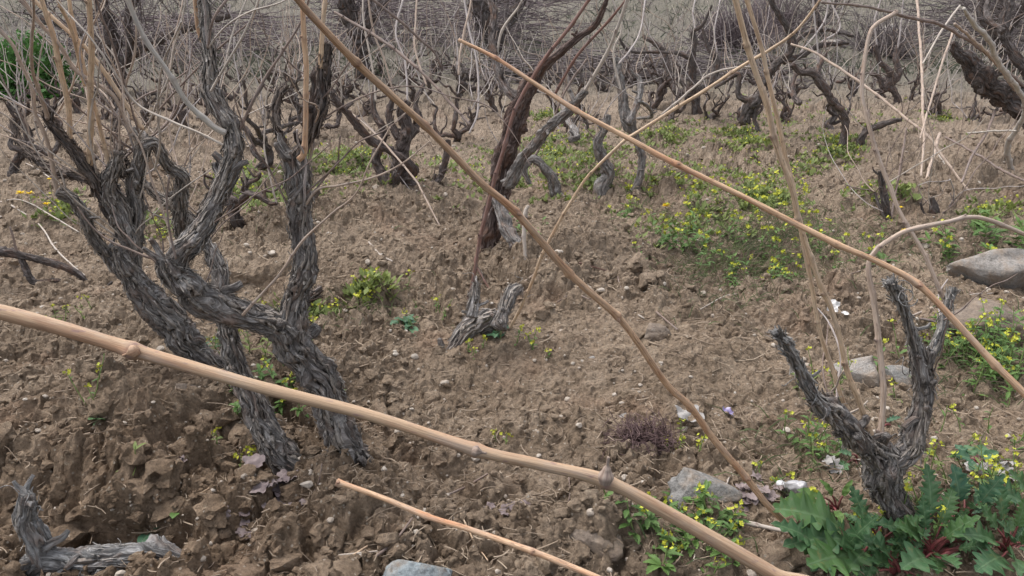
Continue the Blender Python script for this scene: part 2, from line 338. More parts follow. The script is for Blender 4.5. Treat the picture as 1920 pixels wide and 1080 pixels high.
def mat_bark(name, lo, mid, hi, red=0):
    m, t, b = newmat(name, .9, .15); bc = attr(t, "bc")
    a = noise(t, stretch(t, bc, (190, 190, 20)), 1, 5, .65, .9); f = noise(t, stretch(t, bc, (520, 520, 60)), 1, 4, .6, .5); l = noise(t, stretch(t, bc, (25, 25, 11)), 1, 4)
    c = ramp(t, a, [(.34, lo), (.50, mid), (.66, hi)])
    c = mix(t, 1.0, c, ramp(t, f, [(.3, (.5, .49, .48)), (.55, (1, 1, 1)), (.75, (1.5, 1.48, 1.45))]), 'MULTIPLY')
    c = mix(t, ramp(t, l, [(.45, (0, 0, 0)), (.7, (.6, .6, .6))]), c, (mid[0]*.55+red, mid[1]*.5+red*.35, mid[2]*.48+red*.2))
    c = mix(t, ramp(t, noise(t, stretch(t, bc, (40, 40, 16)), 1, 4, .65), [(.50, (0, 0, 0)), (.66, (.75, .75, .75))]), c, (.62*mid[0]+.06, .56*mid[1]+.025, .5*mid[2]+.012))
    c = mix(t, ramp(t, noise(t, stretch(t, bc, (75, 75, 40)), 1, 5, .7), [(.60, (0, 0, 0)), (.70, (.55, .55, .55))]), c, (hi[0]*1.05, hi[1]*1.06, hi[2]))
    c = mix(t, math_(t, 'MULTIPLY', math_(t, 'GREATER_THAN', attr(t, "nd", "Fac"), 1.5), .4), c, (hi[0]*.72+.03, hi[1]*.70+.015, hi[2]*.66))
    L_(t, c, b.inputs["Base Color"])
    p = bump(t, b, a, 1.0, .005); bump(t, b, f, .9, .0025, p); return m
def mat_cane(name, c1, c2, c3, node=(.10, .06, .05), st=1.0):
    m, t, b = newmat(name, .68, .25); bc = attr(t, "bc")
    l = noise(t, stretch(t, bc, (60, 60, 7)), 1, 4, .6); f = noise(t, stretch(t, bc, (700, 700, 24)), 1, 4, .65)
    c = ramp(t, l, [(.30, c1), (.5, c2), (.70, c3)])
    c = mix(t, 1.0, c, ramp(t, f, [(.32, (1-.48*st, 1-.53*st, 1-.56*st)), (.52, (1, 1, 1)), (.75, (1+.25*st,)*3)]), 'MULTIPLY')
    c = mix(t, ramp(t, noise(t, stretch(t, bc, (110, 110, 22)), 1, 5, .7), [(.48, (0, 0, 0)), (.68, (.6, .6, .6))]), c, (c2[0]*.5+.11, c2[1]*.5+.12, c2[2]*.5+.13))
    c = mix(t, ramp(t, noise(t, stretch(t, bc, (90, 90, 14)), 1, 4, .7), [(.56, (0, 0, 0)), (.70, (.5, .5, .5))]), c, (c1[0]*.55, c1[1]*.5, c1[2]*.48))
    s = noise(t, stretch(t, bc, (300, 300, 90)), 1, 2, .5)
    c = mix(t, ramp(t, s, [(.62, (0, 0, 0)), (.72, (.6, .6, .6))]), c, (node[0]*1.3, node[1]*1.3, node[2]*1.3))
    nd = attr(t, "nd", "Fac"); c = mix(t, math_(t, 'MULTIPLY', nd, .8), c, node)
    L_(t, c, b.inputs["Base Color"]); bump(t, b, f, .6, .0012); return m
def mat_leaf(name, c1, c2, vein=None, rough=.5, trans=.25):
    m, t, b = newmat(name, rough, .35); bc = attr(t, "bc"); tc = t.nodes.new("ShaderNodeTexCoord").outputs["Object"]
    oi = t.nodes.new("ShaderNodeObjectInfo"); c = mix(t, noise(t, tc, 35, 3), c1, c2); c = mix(t, 1.0 if vein else 0.0, c, ramp(t, oi.outputs["Random"], [(0, (.72, .82, .95)), (.5, (1, 1, 1)), (1, (1.35, 1.2, .9))]), 'MULTIPLY'); r2 = noise(t, tc, 6, 2)
    c = mix(t, 1.0, c, ramp(t, r2, [(.3, (.7, .75, .75)), (.7, (1.3, 1.25, 1.2))]), 'MULTIPLY')
    if vein:
        nd = attr(t, "nd", "Fac"); c = mix(t, math_(t, 'MULTIPLY', nd, .8), c, vein)
        bump(t, b, nd, .6, .002)
    if vein: c = mix(t, ramp(t, noise(t, tc, 55, 4, .65), [(.60, (0, 0, 0)), (.72, (.75, .75, .75))]), c, (.20, .19, .07)); c = mix(t, ramp(t, noise(t, tc, 160, 3, .6), [(.62, (0, 0, 0)), (.70, (.5, .5, .5))]), c, (.16, .125, .09))
    L_(t, c, b.inputs["Base Color"])
    tr = t.nodes.new("ShaderNodeBsdfTranslucent"); L_(t, c, tr.inputs[0]); ms = t.nodes.new("ShaderNodeMixShader"); ms.inputs[0].default_value = trans
    out = t.nodes["Material Output"]; L_(t, b.outputs[0], ms.inputs[1]); L_(t, tr.outputs[0], ms.inputs[2]); L_(t, ms.outputs[0], out.inputs[0]); return m
def mat_stone(name, lo, hi, spot):
    m, t, b = newmat(name, .9, .2); tc = t.nodes.new("ShaderNodeTexCoord").outputs["Object"]
    n = noise(t, tc, 22, 6, .7); f = noise(t, tc, 130, 5, .75)
    c = ramp(t, n, [(.3, lo), (.7, hi)]); c = mix(t, 1.0, c, ramp(t, f, [(.3, (.6, .6, .6)), (.5, (1, 1, 1)), (.75, (1.35, 1.35, 1.35))]), 'MULTIPLY')
    c = mix(t, ramp(t, noise(t, tc, 48, 4, .6), [(.56, (0, 0, 0)), (.66, (.8, .8, .8))]), c, spot)
    c = mix(t, ramp(t, noise(t, tc, 11, 5, .7), [(.46, (0, 0, 0)), (.62, (.8, .8, .8))]), c, (.27, .205, .15))      # dried earth stuck on
    L_(t, c, b.inputs["Base Color"]); p = bump(t, b, n, .5, .01); bump(t, b, f, 1.0, .006, p); return m
def mat_plain(name, c1, c2, scale=30, rough=.7, spec=.3):
    m, t, b = newmat(name, rough, spec); tc = t.nodes.new("ShaderNodeTexCoord").outputs["Object"]
    n = noise(t, tc, scale, 5, .65); L_(t, mix(t, ramp(t, n, [(.35, (0, 0, 0)), (.65, (1, 1, 1))]), c1, c2), b.inputs["Base Color"]); bump(t, b, n, .4, .003); return m

M = dict(
 soil=mat_soil(),
 bark=mat_bark("grey_bark", (.072, .063, .057), (.225, .206, .193), (.440, .415, .396)),
 barkdark=mat_bark("dark_bark", (.040, .033, .030), (.110, .094, .087), (.24, .21, .20)),
 barkred=mat_bark("red_bark", (.050, .034, .030), (.125, .092, .082), (.25, .205, .185), .03),
 barkfar=mat_bark("far_bark", (.056, .044, .040), (.125, .102, .094), (.24, .205, .19)),
 silver=mat_bark("silver_wood", (.11, .105, .10), (.24, .235, .23), (.40, .39, .385)),
 tan=mat_cane("tan_cane", (.47, .315, .195), (.62, .465, .315), (.52, .345, .22)),
 foretan=mat_cane("ripe_cane", (.43, .225, .130), (.45, .315, .205), (.37, .250, .160), (.17, .105, .105), .5),
 orange=mat_cane("orange_cane", (.46, .23, .125), (.57, .385, .245), (.45, .265, .155), (.16, .09, .07)),
 pale=mat_cane("pale_cane", (.34, .29, .245), (.50, .435, .37), (.42, .36, .31), (.15, .11, .10)),
 white=mat_cane("bleached_cane", (.38, .35, .29), (.52, .475, .42), (.40, .355, .31), (.22, .17, .15)),
 red=mat_cane("red_cane", (.135, .065, .05), (.20, .11, .085), (.16, .085, .065), (.08, .05, .045)),
 brown=mat_cane("brown_cane", (.15, .105, .085), (.24, .18, .15), (.19, .14, .115), (.07, .05, .045)),
 pink=mat_cane("pinkish_cane", (.36, .265, .205), (.46, .36, .285), (.40, .305, .235), (.14, .10, .09)),
 farc=mat_cane("far_cane", (.34, .295, .275), (.46, .405, .38), (.38, .33, .31), (.13, .10, .10)),
 weed=mat_leaf("weed_leaf", (.070, .140, .035), (.135, .225, .060), None, .6),
 weedfar=mat_leaf("spring_weed", (.12, .165, .050), (.22, .255, .080), None, .7),
 big=mat_leaf("lobed_leaf", (.036, .098, .036), (.072, .150, .058), (.15, .24, .12), .45),
 bluegreen=mat_leaf("dock_leaf", (.05, .125, .065), (.085, .18, .095), (.17, .26, .15), .5),
 bushgreen=mat_leaf("bush_leaf", (.045, .125, .025), (.085, .19, .045), None, .6),
 sage=mat_leaf("sage_grass", (.095, .135, .060), (.17, .20, .10), None, .7), slopegrass=mat_leaf("slope_grass", (.075, .082, .055), (.15, .155, .115), None, .8, .1),
 flower=mat_plain("yellow_petal", (.52, .50, .045), (.36, .40, .05), 60),
 gold=mat_plain("golden_petal", (.80, .55, .01), (.72, .50, .01), 60),
 stem=mat_plain("green_stem", (.12, .19, .05), (.17, .22, .07), 60),
 redstem=mat_plain("red_stem", (.22, .055, .06), (.16, .07, .06), 60, .5),
 straw=mat_plain("dry_straw", (.22, .165, .12), (.36, .285, .21), 8, .85),
 deadleaf=mat_plain("dead_leaf", (.14, .105, .105), (.26, .21, .20), 40, .85),
 greyleaf=mat_plain("grey_dead_leaf", (.24, .225, .215), (.36, .34, .32), 30, .8),
 stone=mat_stone("grey_stone", (.17, .165, .155), (.30, .29, .275), (.40, .39, .37)),
 bluestone=mat_stone("bluish_stone", (.21, .24, .25), (.37, .41, .42), (.13, .15, .16)),
 palestone=mat_stone("pale_stone", (.25, .23, .21), (.38, .355, .33), (.17, .155, .14)),
 earthstone=mat_stone("earthy_stone", (.16, .125, .10), (.25, .205, .165), (.30, .26, .22)),
 pebble=mat_plain("pebble", (.27, .22, .175), (.46, .41, .35), 20, .8),
 plastic=mat_plain("white_plastic", (.48, .48, .48), (.58, .58, .58), 60, .35, .5),
 clear=mat_plain("milky_plastic", (.27, .26, .26), (.38, .37, .38), 90, .25, .6),
 purple=mat_plain("purple_foil", (.12, .08, .20), (.30, .26, .40), 50, .3, .6),
 paper=mat_plain("white_paper", (.55, .53, .51), (.66, .64, .63), 30, .8),
 twigfar=mat_plain("far_twigs", (.12, .10, .098), (.21, .18, .175), 3, .9, .1),
 brush=mat_plain("purple_brush", (.125, .098, .100), (.20, .165, .165), 4, .9, .1),
 wire=mat_plain("dry_tangle", (.085, .052, .05), (.165, .11, .105), 30, .9),
)

UNDER = [(*flat(px, py), a, sx, sy) for px, py, a, sx, sy in ((215, 935, .065, .14, .055), (20, 720, .06, .12, .04), (470, 520, .07, .12, .05), (1040, 890, .04, .06, .02), (660, 885, .03, .05, .02))]
def under(X, Y):            # undercut banks lean out over their hollows
    o = 0
    for bx, by, a, sx, sy in UNDER: o = o+a*np.exp(-((X-bx)/sx)**2-((Y-by)/sy)**2)
    return Y-o
# ------------------------------------------------------------------ ground sheet
def build_ground():
    deg = np.concatenate([np.linspace(-80, -42, 60)[:-1], np.linspace(-42, 42, 1150), np.linspace(42, 80, 60)[1:]]); A = np.radians(deg)
    ang = np.concatenate([np.linspace(62, 43, 60)[:-1], np.linspace(43, 5.2, 860)])
    r = 1/np.tan(np.radians(ang)); r = np.concatenate([r, np.geomspace(r[-1], 160, 190)[1:]])
    X = r[:, None]*np.sin(A)[None]; Y = r[:, None]*np.cos(A)[None]
    Z = Hbig(X, Y)+Hdet(X, Y)
    j = np.minimum(.006, r[:, None]*.002); X = X+j*pn2(X*55, Y*55, 2)*1.3; Y = Y+j*pn2(X*55+9, Y*55, 7)*1.3
    Y = under(X, Y)
    n, k = X.shape; i = np.arange(n-1)[:, None]*k; q = np.arange(k-1)[None]
    F = np.stack([i+q, i+q+1, i+k+q+1, i+k+q], -1).reshape(-1, 4)
    mb = MB(); mb.add(np.stack([X, Y, Z], -1).reshape(-1, 3), F)
    tag(mb.build("ground", M['soil'], smooth=False), kind='structure')
build_ground()

# ------------------------------------------------------------------ clods, pebbles, litter
def ico(sub):
    bm = bmesh.new(); bmesh.ops.create_icosphere(bm, subdivisions=sub, radius=1)
    v = np.array([q.co[:] for q in bm.verts]); f = np.array([[w.index for w in q.verts] for q in bm.faces]); bm.free(); return v, f
ICO = {k: ico(k) for k in (1, 2, 3, 5)}
def lump(sub, seed, amp=.35, fr=1.3, cuts=0):
    v, f = ICO[sub]; rg = np.random.RandomState(seed); o = rg.rand(3)*60
    d = 1+amp*pn(v[:, 0]*fr+o[0], v[:, 1]*fr+o[1], v[:, 2]*fr+o[2])+amp*.5*pn(v[:, 0]*fr*2.7+o[1], v[:, 1]*fr*2.7, v[:, 2]*fr*2.7)
    if sub > 3: d = d+.05*pn(v[:, 0]*9+o[0], v[:, 1]*9, v[:, 2]*9)+.03*pn(v[:, 0]*20, v[:, 1]*20, v[:, 2]*20)
    w = v*d[:, None]
    for _ in range(cuts):
        n = rg.normal(size=3); n /= np.linalg.norm(n); k = rg.uniform(.5, .8); e = np.maximum(w@n-k, 0); w = w-(e*.93)[:, None]*n
    return w, f
def rotm(rg):
    q, _ = np.linalg.qr(rg.normal(size=(3, 3))); return q
def scatter(name, label, mat, n, sizef, sub, rmax=8, amp=.4, flatn=.75, sink=.3, seed=0, keep=None, cuts=0):
    rg = np.random.RandomState(seed); vs = [lump(sub, seed*31+k, amp, 1.4, cuts) for k in range(10)]
    r = 1.0*np.exp(rg.rand(n)*math.log(rmax)); a = rg.uniform(-.72, .72, n); X, Y = r*np.sin(a), r*np.cos(a)
    if keep is not None: k = keep(X, Y, rg); X, Y, r = X[k], Y[k], r[k]
    Z = H(X, Y); Y = under(X, Y); mb = MB()
    for x, y, z, q in zip(X, Y, Z, r):
        v, f = vs[rg.randint(10)]; s = sizef(rg, q); w = v@rotm(rg)*s*(rg.uniform(.7, 1.3), rg.uniform(.7, 1.3), flatn); mb.add(w+(x, y, z+s*flatn*(1-2*sink)), f)
    return tag(mb.build(name, mat, smooth=False), label, name.replace('_', ' '), None, 'stuff')
def clear_of(X, Y, pts, rad=.058):
    ok = np.ones(len(X), bool)
    for px, py in pts:
        p = hit(px, py, True); ok &= np.hypot(X-p[0], Y-p[1]) > rad
    return ok
cm = lambda X, Y, rg: rg.rand(len(X)) < np.clip(clodmask(X, Y)*1.1-.1, .08, 1)
scatter("soil_crumbs", "small crumbs of brown earth strewn over the tilled ground", M['soil'], 17000, lambda g, r: min(.016, g.lognormal(-5.35, .45))*(.8+.25*r), 2, 7, seed=1, keep=cm, cuts=4, amp=.55)
scatter("soil_clods", "rounded brown earth clods lying on the tilled ground", M['soil'], 1100, lambda g, r: float(np.clip(g.lognormal(-4.05, .45), .008, .045)), 3, 5, amp=.6, sink=.42, seed=2, cuts=6, keep=lambda X, Y, rg: rg.rand(len(X)) < clodmask(X, Y)**2)
scatter("pebbles", "small pale pebbles scattered over brown soil", M['pebble'], 1500, lambda g, r: min(.011, g.lognormal(-5.6, .45))*(.8+.2*r), 2, 6, amp=.3, seed=3, sink=.35, cuts=2)
scatter("broken_clods", "large broken lumps of dug earth around the left mound and the bottom edge", M['soil'], 1300, lambda g, r: float(np.clip(g.lognormal(-3.95, .45), .010, .055)), 3, 2.4, amp=.7, sink=.50, seed=6, cuts=7, flatn=.8, keep=lambda X, Y, rg: clear_of(X, Y, ((40, 1000), (90, 1020), (130, 1050), (200, 1050), (270, 1050), (340, 1050), (785, 1060), (730, 1075), (840, 1075), (240, 985))) & (rg.rand(len(X)) < .55*np.exp(-((X+.62)/.36)**2-((Y-1.42)/.34)**2)+.16*np.exp(-((X+.05)/.4)**2-((Y-1.22)/.12)**2)))
def litter():
    rg = np.random.RandomState(4); mb = MB(); n = 8500
    r = 1.0*np.exp(rg.rand(n)*math.log(7)); a = rg.uniform(-.72, .72, n); X, Y = r*np.sin(a), r*np.cos(a); Z = H(X, Y); Y = under(X, Y)
    for x, y, z, q in zip(X, Y, Z, r):
        ln = min(.13, rg.lognormal(-3.45, .55)); t = rg.rand()*6.28; m = 4; s = np.linspace(-.5, .5, m)
        w = (.0005+.0009*rg.rand()**2)*(1+.22*q); cu = rg.uniform(-.25, .25)*ln
        c = np.stack([x+np.cos(t)*s*ln-np.sin(t)*cu*s*s*4, y+np.sin(t)*s*ln+np.cos(t)*cu*s*s*4, np.full(m, z)+.004+s*rg.uniform(-.3, .3)*ln*.6], -1)
        T, N, B = frames(c); h = np.arange(3)/3*6.283
        V = (c[:, None]+w*(np.cos(h)[None, :, None]*N[:, None]+np.sin(h)[None, :, None]*B[:, None])).reshape(-1, 3)
        i = np.arange(m-1)[:, None]*3; j = np.arange(3)[None]; k = (j+1) % 3
        mb.add(V, np.stack([i+j, i+k, i+3+k, i+3+j], -1).reshape(-1, 4))
    tag(mb.build("dry_litter", M['straw']), "short bits of dry straw and stem scattered on soil", "litter", None, 'stuff')
litter()

# ------------------------------------------------------------------ vines
def grow(p, d, ln, rg, kink, up, n=7):
    P = [np.array(p, float)]; d = np.array(d, float)
    for _ in range(n):
        d = d+rg.normal(0, kink, 3)+np.array((0, 0, up)); d /= np.linalg.norm(d); P.append(P[-1]+d*ln/n)
    return P, d
def S(pts, Y0, Y1=None):
    """traced stroke -> world points and radii; Y runs from Y0 to Y1 along it"""
    n = len(pts); Y1 = Y0 if Y1 is None else Y1; P, r = [], []
    L = np.concatenate([[0], np.cumsum([math.dist(pts[i][:2], pts[i+1][:2]) for i in range(n-1)])]); L = L/L[-1]
    for (x, y, q), l in zip(pts, L):
        p, d = at(x, y, Y0+(Y1-Y0)*l); P.append(p); r.append(q*d/FPX)
    return P, r
SEED = [0]
def piece(root, kind, part, stroke, mat, **kw):
    SEED[0] += 1; P, r = stroke; mb = MB(); r = [q*(.60 if kind == 'c' else 1) for q in r]; dist = float(np.mean([q[1] for q in P]))
    (wood if kind == 'w' else cane)(mb, P, r, dist=max(.4, dist), seed=SEED[0], **(dict(zig=.25, **kw) if kind == 'c' else kw))
    if kind == 'w' and dist < 5:
        rg = np.random.RandomState(SEED[0]+77)
        for _ in range(5 if part == 'arm' else 2):
            k = rg.randint(1, len(P)); a_ = P[k]+(P[k-1]-P[k])*rg.rand(); Q, _d = grow(a_, (rg.normal(0, 1), rg.normal(0, 1), .7), r[k]+rg.uniform(.012, .045), rg, .35, .1, 4)
            wood(mb, Q, np.linspace(r[k]*.55, r[k]*rg.uniform(.2, .38), len(Q)), dist, SEED[0]*9+_, 1, False, 0)
    if kind == 'w' and dist < 2.6 and part != 'trunk':
        rg = np.random.RandomState(SEED[0]); i = rg.randint(len(P)); tendril(mb, P[i], rg, 2, .06)
    if root is None: return mb.build(part, M[mat], None, P[0])
    return mb.build(part, M[mat], root, root.location)
def shoots(root, strokes, n, seed, l0, l1, mats=('farc', 'brown', 'pale', 'pink', 'brown'), top=.45):
    rg = np.random.RandomState(seed % 99999)
    for _ in range(n):
        P, r = strokes[rg.randint(len(strokes))]; k = rg.randint(int(len(P)*top), len(P)); Q, d = grow(P[k], (rg.normal(0, .7), rg.normal(0, .5), .8), rg.uniform(l0, l1), rg, .22, .06, 7); r0 = rg.uniform(.0016, .0034)
        mb = MB(); cane(mb, Q, np.linspace(r0, r0*.45, len(Q)), Q[0][1], seed+_*3); mb.build("shoot", M[mats[rg.randint(len(mats))]], root, root.location)
VG = "gnarled bush vines of the vineyard"

# --- front left vine: two legs, a fork and tall arms
b0 = hit(655, 862, True); YA = b0[1]+.02
va = thing("grape_vine", b0, "gnarled grey bush vine with two leaning legs and tall arms at front left", "grape vine", VG)
piece(va, 'w', 'trunk', S([(672, 915, 42), (655, 862, 37), (638, 805, 34), (610, 740, 35), (578, 685, 37), (548, 640, 40), (532, 600, 36)], YA), 'bark', rough=1.3)
piece(va, 'w', 'trunk', S([(610, 945, 30), (580, 905, 27), (530, 850, 30), (490, 795, 28), (462, 735, 25), (442, 675, 23), (425, 620, 20), (415, 580, 16)], YA-.03, YA+.06), 'bark', rough=1.2)
piece(va, 'w', 'arm', S([(540, 630, 34), (553, 575, 29), (566, 530, 26), (570, 480, 26), (563, 430, 24), (561, 380, 23), (558, 335, 27), (550, 298, 24), (548, 284, 17)], YA, YA+.03), 'bark')
piece(va, 'w', 'arm', S([(545, 625, 34), (500, 606, 32), (455, 592, 29), (415, 577, 31), (375, 560, 33), (340, 532, 33), (316, 505, 28), (305, 485, 16)], YA, YA-.10), 'bark')
piece(va, 'w', 'arm', S([(322, 505, 24), (345, 472, 24), (380, 430, 22), (405, 385, 21), (425, 330, 21), (436, 280, 21), (428, 238, 19), (410, 202, 17), (396, 172, 20), (393, 150, 15), (391, 90, 11), (386, 40, 10), (379, -25, 9)], YA-.08, YA+.08), 'bark')
piece(va, 'w', 'arm', S([(555, 300, 16), (572, 268, 13), (585, 238, 16), (597, 195, 20), (602, 150, 18), (607, 122, 15), (613, 95, 11), (617, 82, 5)], YA+.03), 'barkdark')
piece(va, 'w', 'spur', S([(540, 300, 12), (526, 262, 8), (517, 225, 8), (520, 185, 6), (536, 160, 4)], YA+.03, YA+.12), 'barkdark')
piece(va, 'w', 'spur', S([(545, 590, 14), (575, 560, 10), (600, 545, 6)], YA, YA+.1), 'barkdark')
piece(va, 'c', 'cane', S([(562, 300, 10), (572, 285, 10), (574, 230, 9), (573, 180, 8), (574, 120, 8), (569, 50, 7.5), (563, -40, 7)], YA-.02, YA-.05), 'orange')
piece(va, 'c', 'cane', S([(603, 128, 8), (604, 90, 7), (606, 40, 6.5), (612, -30, 6)], YA+.02), 'tan')
piece(va, 'c', 'cane', S([(424, 248, 11), (404, 238, 10), (385, 222, 9.5), (350, 190, 8), (312, 130, 8), (272, 70, 8), (232, -15, 7.5)], YA-.02, YA-.10), 'white')
piece(va, 'c', 'cane', S([(392, 100, 6), (372, 60, 6), (366, 20, 6), (362, -25, 6)], YA+.08), 'orange')
piece(va, 'c', 'cane', S([(404, 200, 3), (425, 110, 3), (438, 60, 3), (470, -20, 2.5)], YA+.05, YA+.15), 'pale')
piece(va, 'c', 'cane', S([(330, 485, 4), (318, 430, 3.5), (312, 380, 3), (316, 330, 3)], YA-.1), 'brown')
shoots(va, [S([(560, 420, 1), (561, 380, 1), (550, 298, 1)], YA+.03), S([(425, 330, 1), (436, 280, 1), (428, 238, 1), (396, 172, 1), (391, 90, 1)], YA), S([(455, 592, 1), (375, 560, 1), (316, 505, 1)], YA-.06), S([(585, 238, 1), (602, 150, 1), (613, 95, 1)], YA+.03)], 26, 4, .12, .55, top=.2)
# --- the vine just behind it
bB = hit(405, 700, True); YB = bB[1]
vb = thing("grape_vine", bB, "many armed grey bush vine with a fan of tall tan canes at left edge", "grape vine", VG)
piece(vb, 'w', 'trunk', S([(440, 730, 20), (400, 692, 20), (355, 645, 25), (315, 598, 31), (272, 552, 30), (242, 512, 26), (228, 485, 18), (218, 462, 7)], YB, YB-.05), 'bark', rough=1.25)
for st, y1, mt in (
  ([(245, 510, 22), (248, 460, 19), (226, 405, 21), (208, 370, 20), (205, 340, 15), (216, 312, 12), (222, 285, 8)], YB-.02, 'bark'),
  ([(235, 510, 16), (198, 474, 13), (172, 440, 11), (160, 410, 11), (135, 372, 9), (108, 358, 8)], YB-.1, 'bark'),
  ([(222, 420, 18), (188, 352, 17), (160, 312, 14), (127, 268, 10), (98, 232, 8), (84, 205, 7)], YB-.03, 'barkdark'),
  ([(250, 460, 15), (257, 400, 14), (253, 350, 15), (262, 300, 13), (268, 268, 14), (250, 240, 7)], YB+.05, 'bark'),
  ([(268, 275, 11), (290, 270, 10), (313, 310, 9), (341, 330, 14), (339, 365, 15), (338, 415, 14), (346, 460, 15)], YB+.15, 'bark'),
  ([(400, 560, 20), (412, 520, 17), (400, 482, 16), (388, 458, 13), (355, 408, 10), (295, 368, 8), (262, 335, 7)], YB+.22, 'bark'),
  ([(190, 350, 10), (150, 330, 9), (110, 325, 8), (70, 300, 7), (35, 262, 6), (22, 225, 6)], YB+.2, 'barkdark'),
  ([(230, 330, 8), (228, 290, 9), (215, 250, 8), (222, 215, 7), (235, 180, 5)], YB+.25, 'barkdark'),
): piece(vb, 'w', 'arm', S(st, YB, y1), mt)
for st, mt in (
  ([(172, 312, 9), (170, 250, 9), (170, 190, 8.5), (172, 120, 9), (169, 60, 8), (166, -30, 8)], 'tan'),
  ([(134, 286, 8), (129, 205, 8), (114, 130, 8), (101, 70, 7.5), (84, 20, 7), (70, -25, 7)], 'tan'),
  ([(108, 362, 6.5), (88, 262, 6.5), (67, 213, 6), (60, 165, 6), (40, 117, 6), (20, 78, 5.5), (-30, 30, 5)], 'pink'),
  ([(268, 242, 7), (222, 175, 7), (180, 113, 7), (150, 78, 6.5), (102, 35, 6), (35, -25, 6)], 'tan'),
  ([(246, 248, 6), (213, 180, 6), (145, 133, 6), (110, 83, 6), (75, 45, 6), (28, -20, 6)], 'pink'),
  ([(208, 318, 6), (190, 250, 6), (178, 200, 6), (150, 100, 6), (135, 30, 6), (128, -20, 6)], 'tan'),
  ([(100, 240, 7), (85, 200, 7), (70, 160, 6), (62, 130, 5), (60, 70, 5), (63, 20, 4), (60, -20, 4)], 'pink'),
  ([(160, 160, 6), (135, 60, 6), (118, 20, 5.5), (100, -20, 5)], 'tan'),
  ([(275, 235, 3.5), (330, 170, 3), (400, 100, 3), (470, 40, 2.5)], 'brown'),
  ([(260, 250, 3), (210, 80, 3), (190, 30, 3), (178, -20, 3)], 'brown'),
  ([(225, 280, 4), (226, 200, 3.5), (250, 110, 3.5), (255, 40, 3), (240, -20, 3)], 'pink'),
  ([(290, 320, 4), (300, 270, 4), (296, 210, 4), (303, 130, 3), (340, 40, 3)], 'pale'),
): piece(vb, 'c', 'cane', S(st, YB-.01, YB-.2+R.uniform(-.1, .15)), mt)

shoots(vb, [S([(248, 460, 1), (226, 405, 1), (208, 370, 1), (216, 312, 1)], YB), S([(188, 352, 1), (127, 268, 1), (98, 232, 1)], YB), S([(257, 400, 1), (262, 300, 1), (268, 268, 1)], YB+.05), S([(341, 330, 1), (338, 415, 1)], YB+.15), S([(388, 458, 1), (355, 408, 1), (262, 335, 1)], YB+.2), S([(150, 330, 1), (70, 300, 1), (22, 225, 1)], YB+.2), S([(228, 290, 1), (222, 215, 1)], YB+.25)], 46, 5, .15, .7, top=.1)
# --- front right stumpy vine
bD = hit(1692, 990, True); YD = bD[1]
vd = thing("grape_vine", bD, "stout pruned bush vine with forked head above big green leaves at front right", "grape vine", VG)
piece(vd, 'w', 'trunk', S([(1705, 1030, 28), (1693, 985, 25), (1678, 945, 28), (1663, 915, 32), (1654, 875, 38), (1650, 845, 36), (1650, 830, 22)], YD), 'bark', rough=1.3)
piece(vd, 'w', 'arm', S([(1655, 868, 32), (1622, 838, 29), (1592, 803, 23), (1563, 778, 21), (1546, 762, 24), (1530, 748, 14)], YD, YD-.08), 'bark')
piece(vd, 'w', 'arm', S([(1660, 868, 32), (1702, 840, 28), (1721, 795, 21), (1731, 752, 19), (1730, 712, 18), (1725, 672, 17), (1720, 648, 11)], YD, YD+.05), 'bark')
piece(vd, 'w', 'spur', S([(1548, 770, 18), (1520, 732, 11), (1500, 692, 9.5), (1474, 645, 9), (1452, 622, 7)], YD-.08, YD-.15), 'silver')
piece(vd, 'w', 'spur', S([(1724, 668, 13), (1708, 622, 10), (1695, 580, 9), (1678, 546, 10), (1668, 526, 8)], YD+.05, YD), 'silver')
piece(vd, 'w', 'spur', S([(1728, 690, 12), (1752, 655, 8), (1770, 600, 6.5), (1787, 540, 6)], YD+.05, YD+.12), 'silver')
for st, y1, mt in (
  ([(1640, 835, 9.5), (1620, 780, 9), (1597, 723, 8.5), (1587, 693, 8.5), (1573, 633, 8), (1557, 573, 8), (1537, 527, 8), (1514, 468, 8), (1497, 410, 9.5), (1483, 350, 9.5), (1460, 283, 9.5), (1440, 200, 9), (1417, 133, 9), (1393, 53, 8.5), (1370, -30, 8)], YD-.10, 'tan'),
  ([(1600, 815, 7.5), (1590, 777, 7), (1573, 730, 7), (1563, 700, 7), (1537, 620, 6.5), (1523, 547, 6.5), (1508, 470, 6.5), (1490, 353, 7), (1473, 293, 7), (1458, 225, 7), (1440, 150, 6.5), (1427, 90, 6.5), (1400, 0, 6), (1390, -40, 6)], YD-.06, 'tan'),
  ([(1650, 838, 10), (1655, 740, 9), (1650, 650, 9), (1640, 575, 8.5), (1629, 503, 8.5), (1642, 472, 8), (1673, 447, 7.5), (1707, 430, 7), (1773, 417, 7), (1840, 409, 7), (1925, 442, 6), (1990, 480, 5)], YD+.15, 'pink'),
  ([(1790, 600, 5.5), (1783, 587, 6), (1760, 537, 6.5), (1733, 477, 6.5), (1707, 430, 6.5), (1687, 395, 6.5), (1670, 353, 6.5), (1653, 310, 6.5), (1630, 240, 6.5), (1617, 187, 6.5), (1617, 150, 6.5), (1627, 77, 6), (1640, 47, 6), (1683, 22, 6)], YD+.3, 'pink'),
): piece(vd, 'c', 'cane', S(st, YD-.01 if mt != 'pink' or st[0][0] < 1700 else YD+.12, y1), mt)

shoots(vd, [S([(1622, 838, 1), (1563, 778, 1)], YD), S([(1721, 795, 1), (1730, 712, 1), (1695, 580, 1), (1770, 600, 1)], YD+.05)], 7, 6, .06, .25, top=.0)
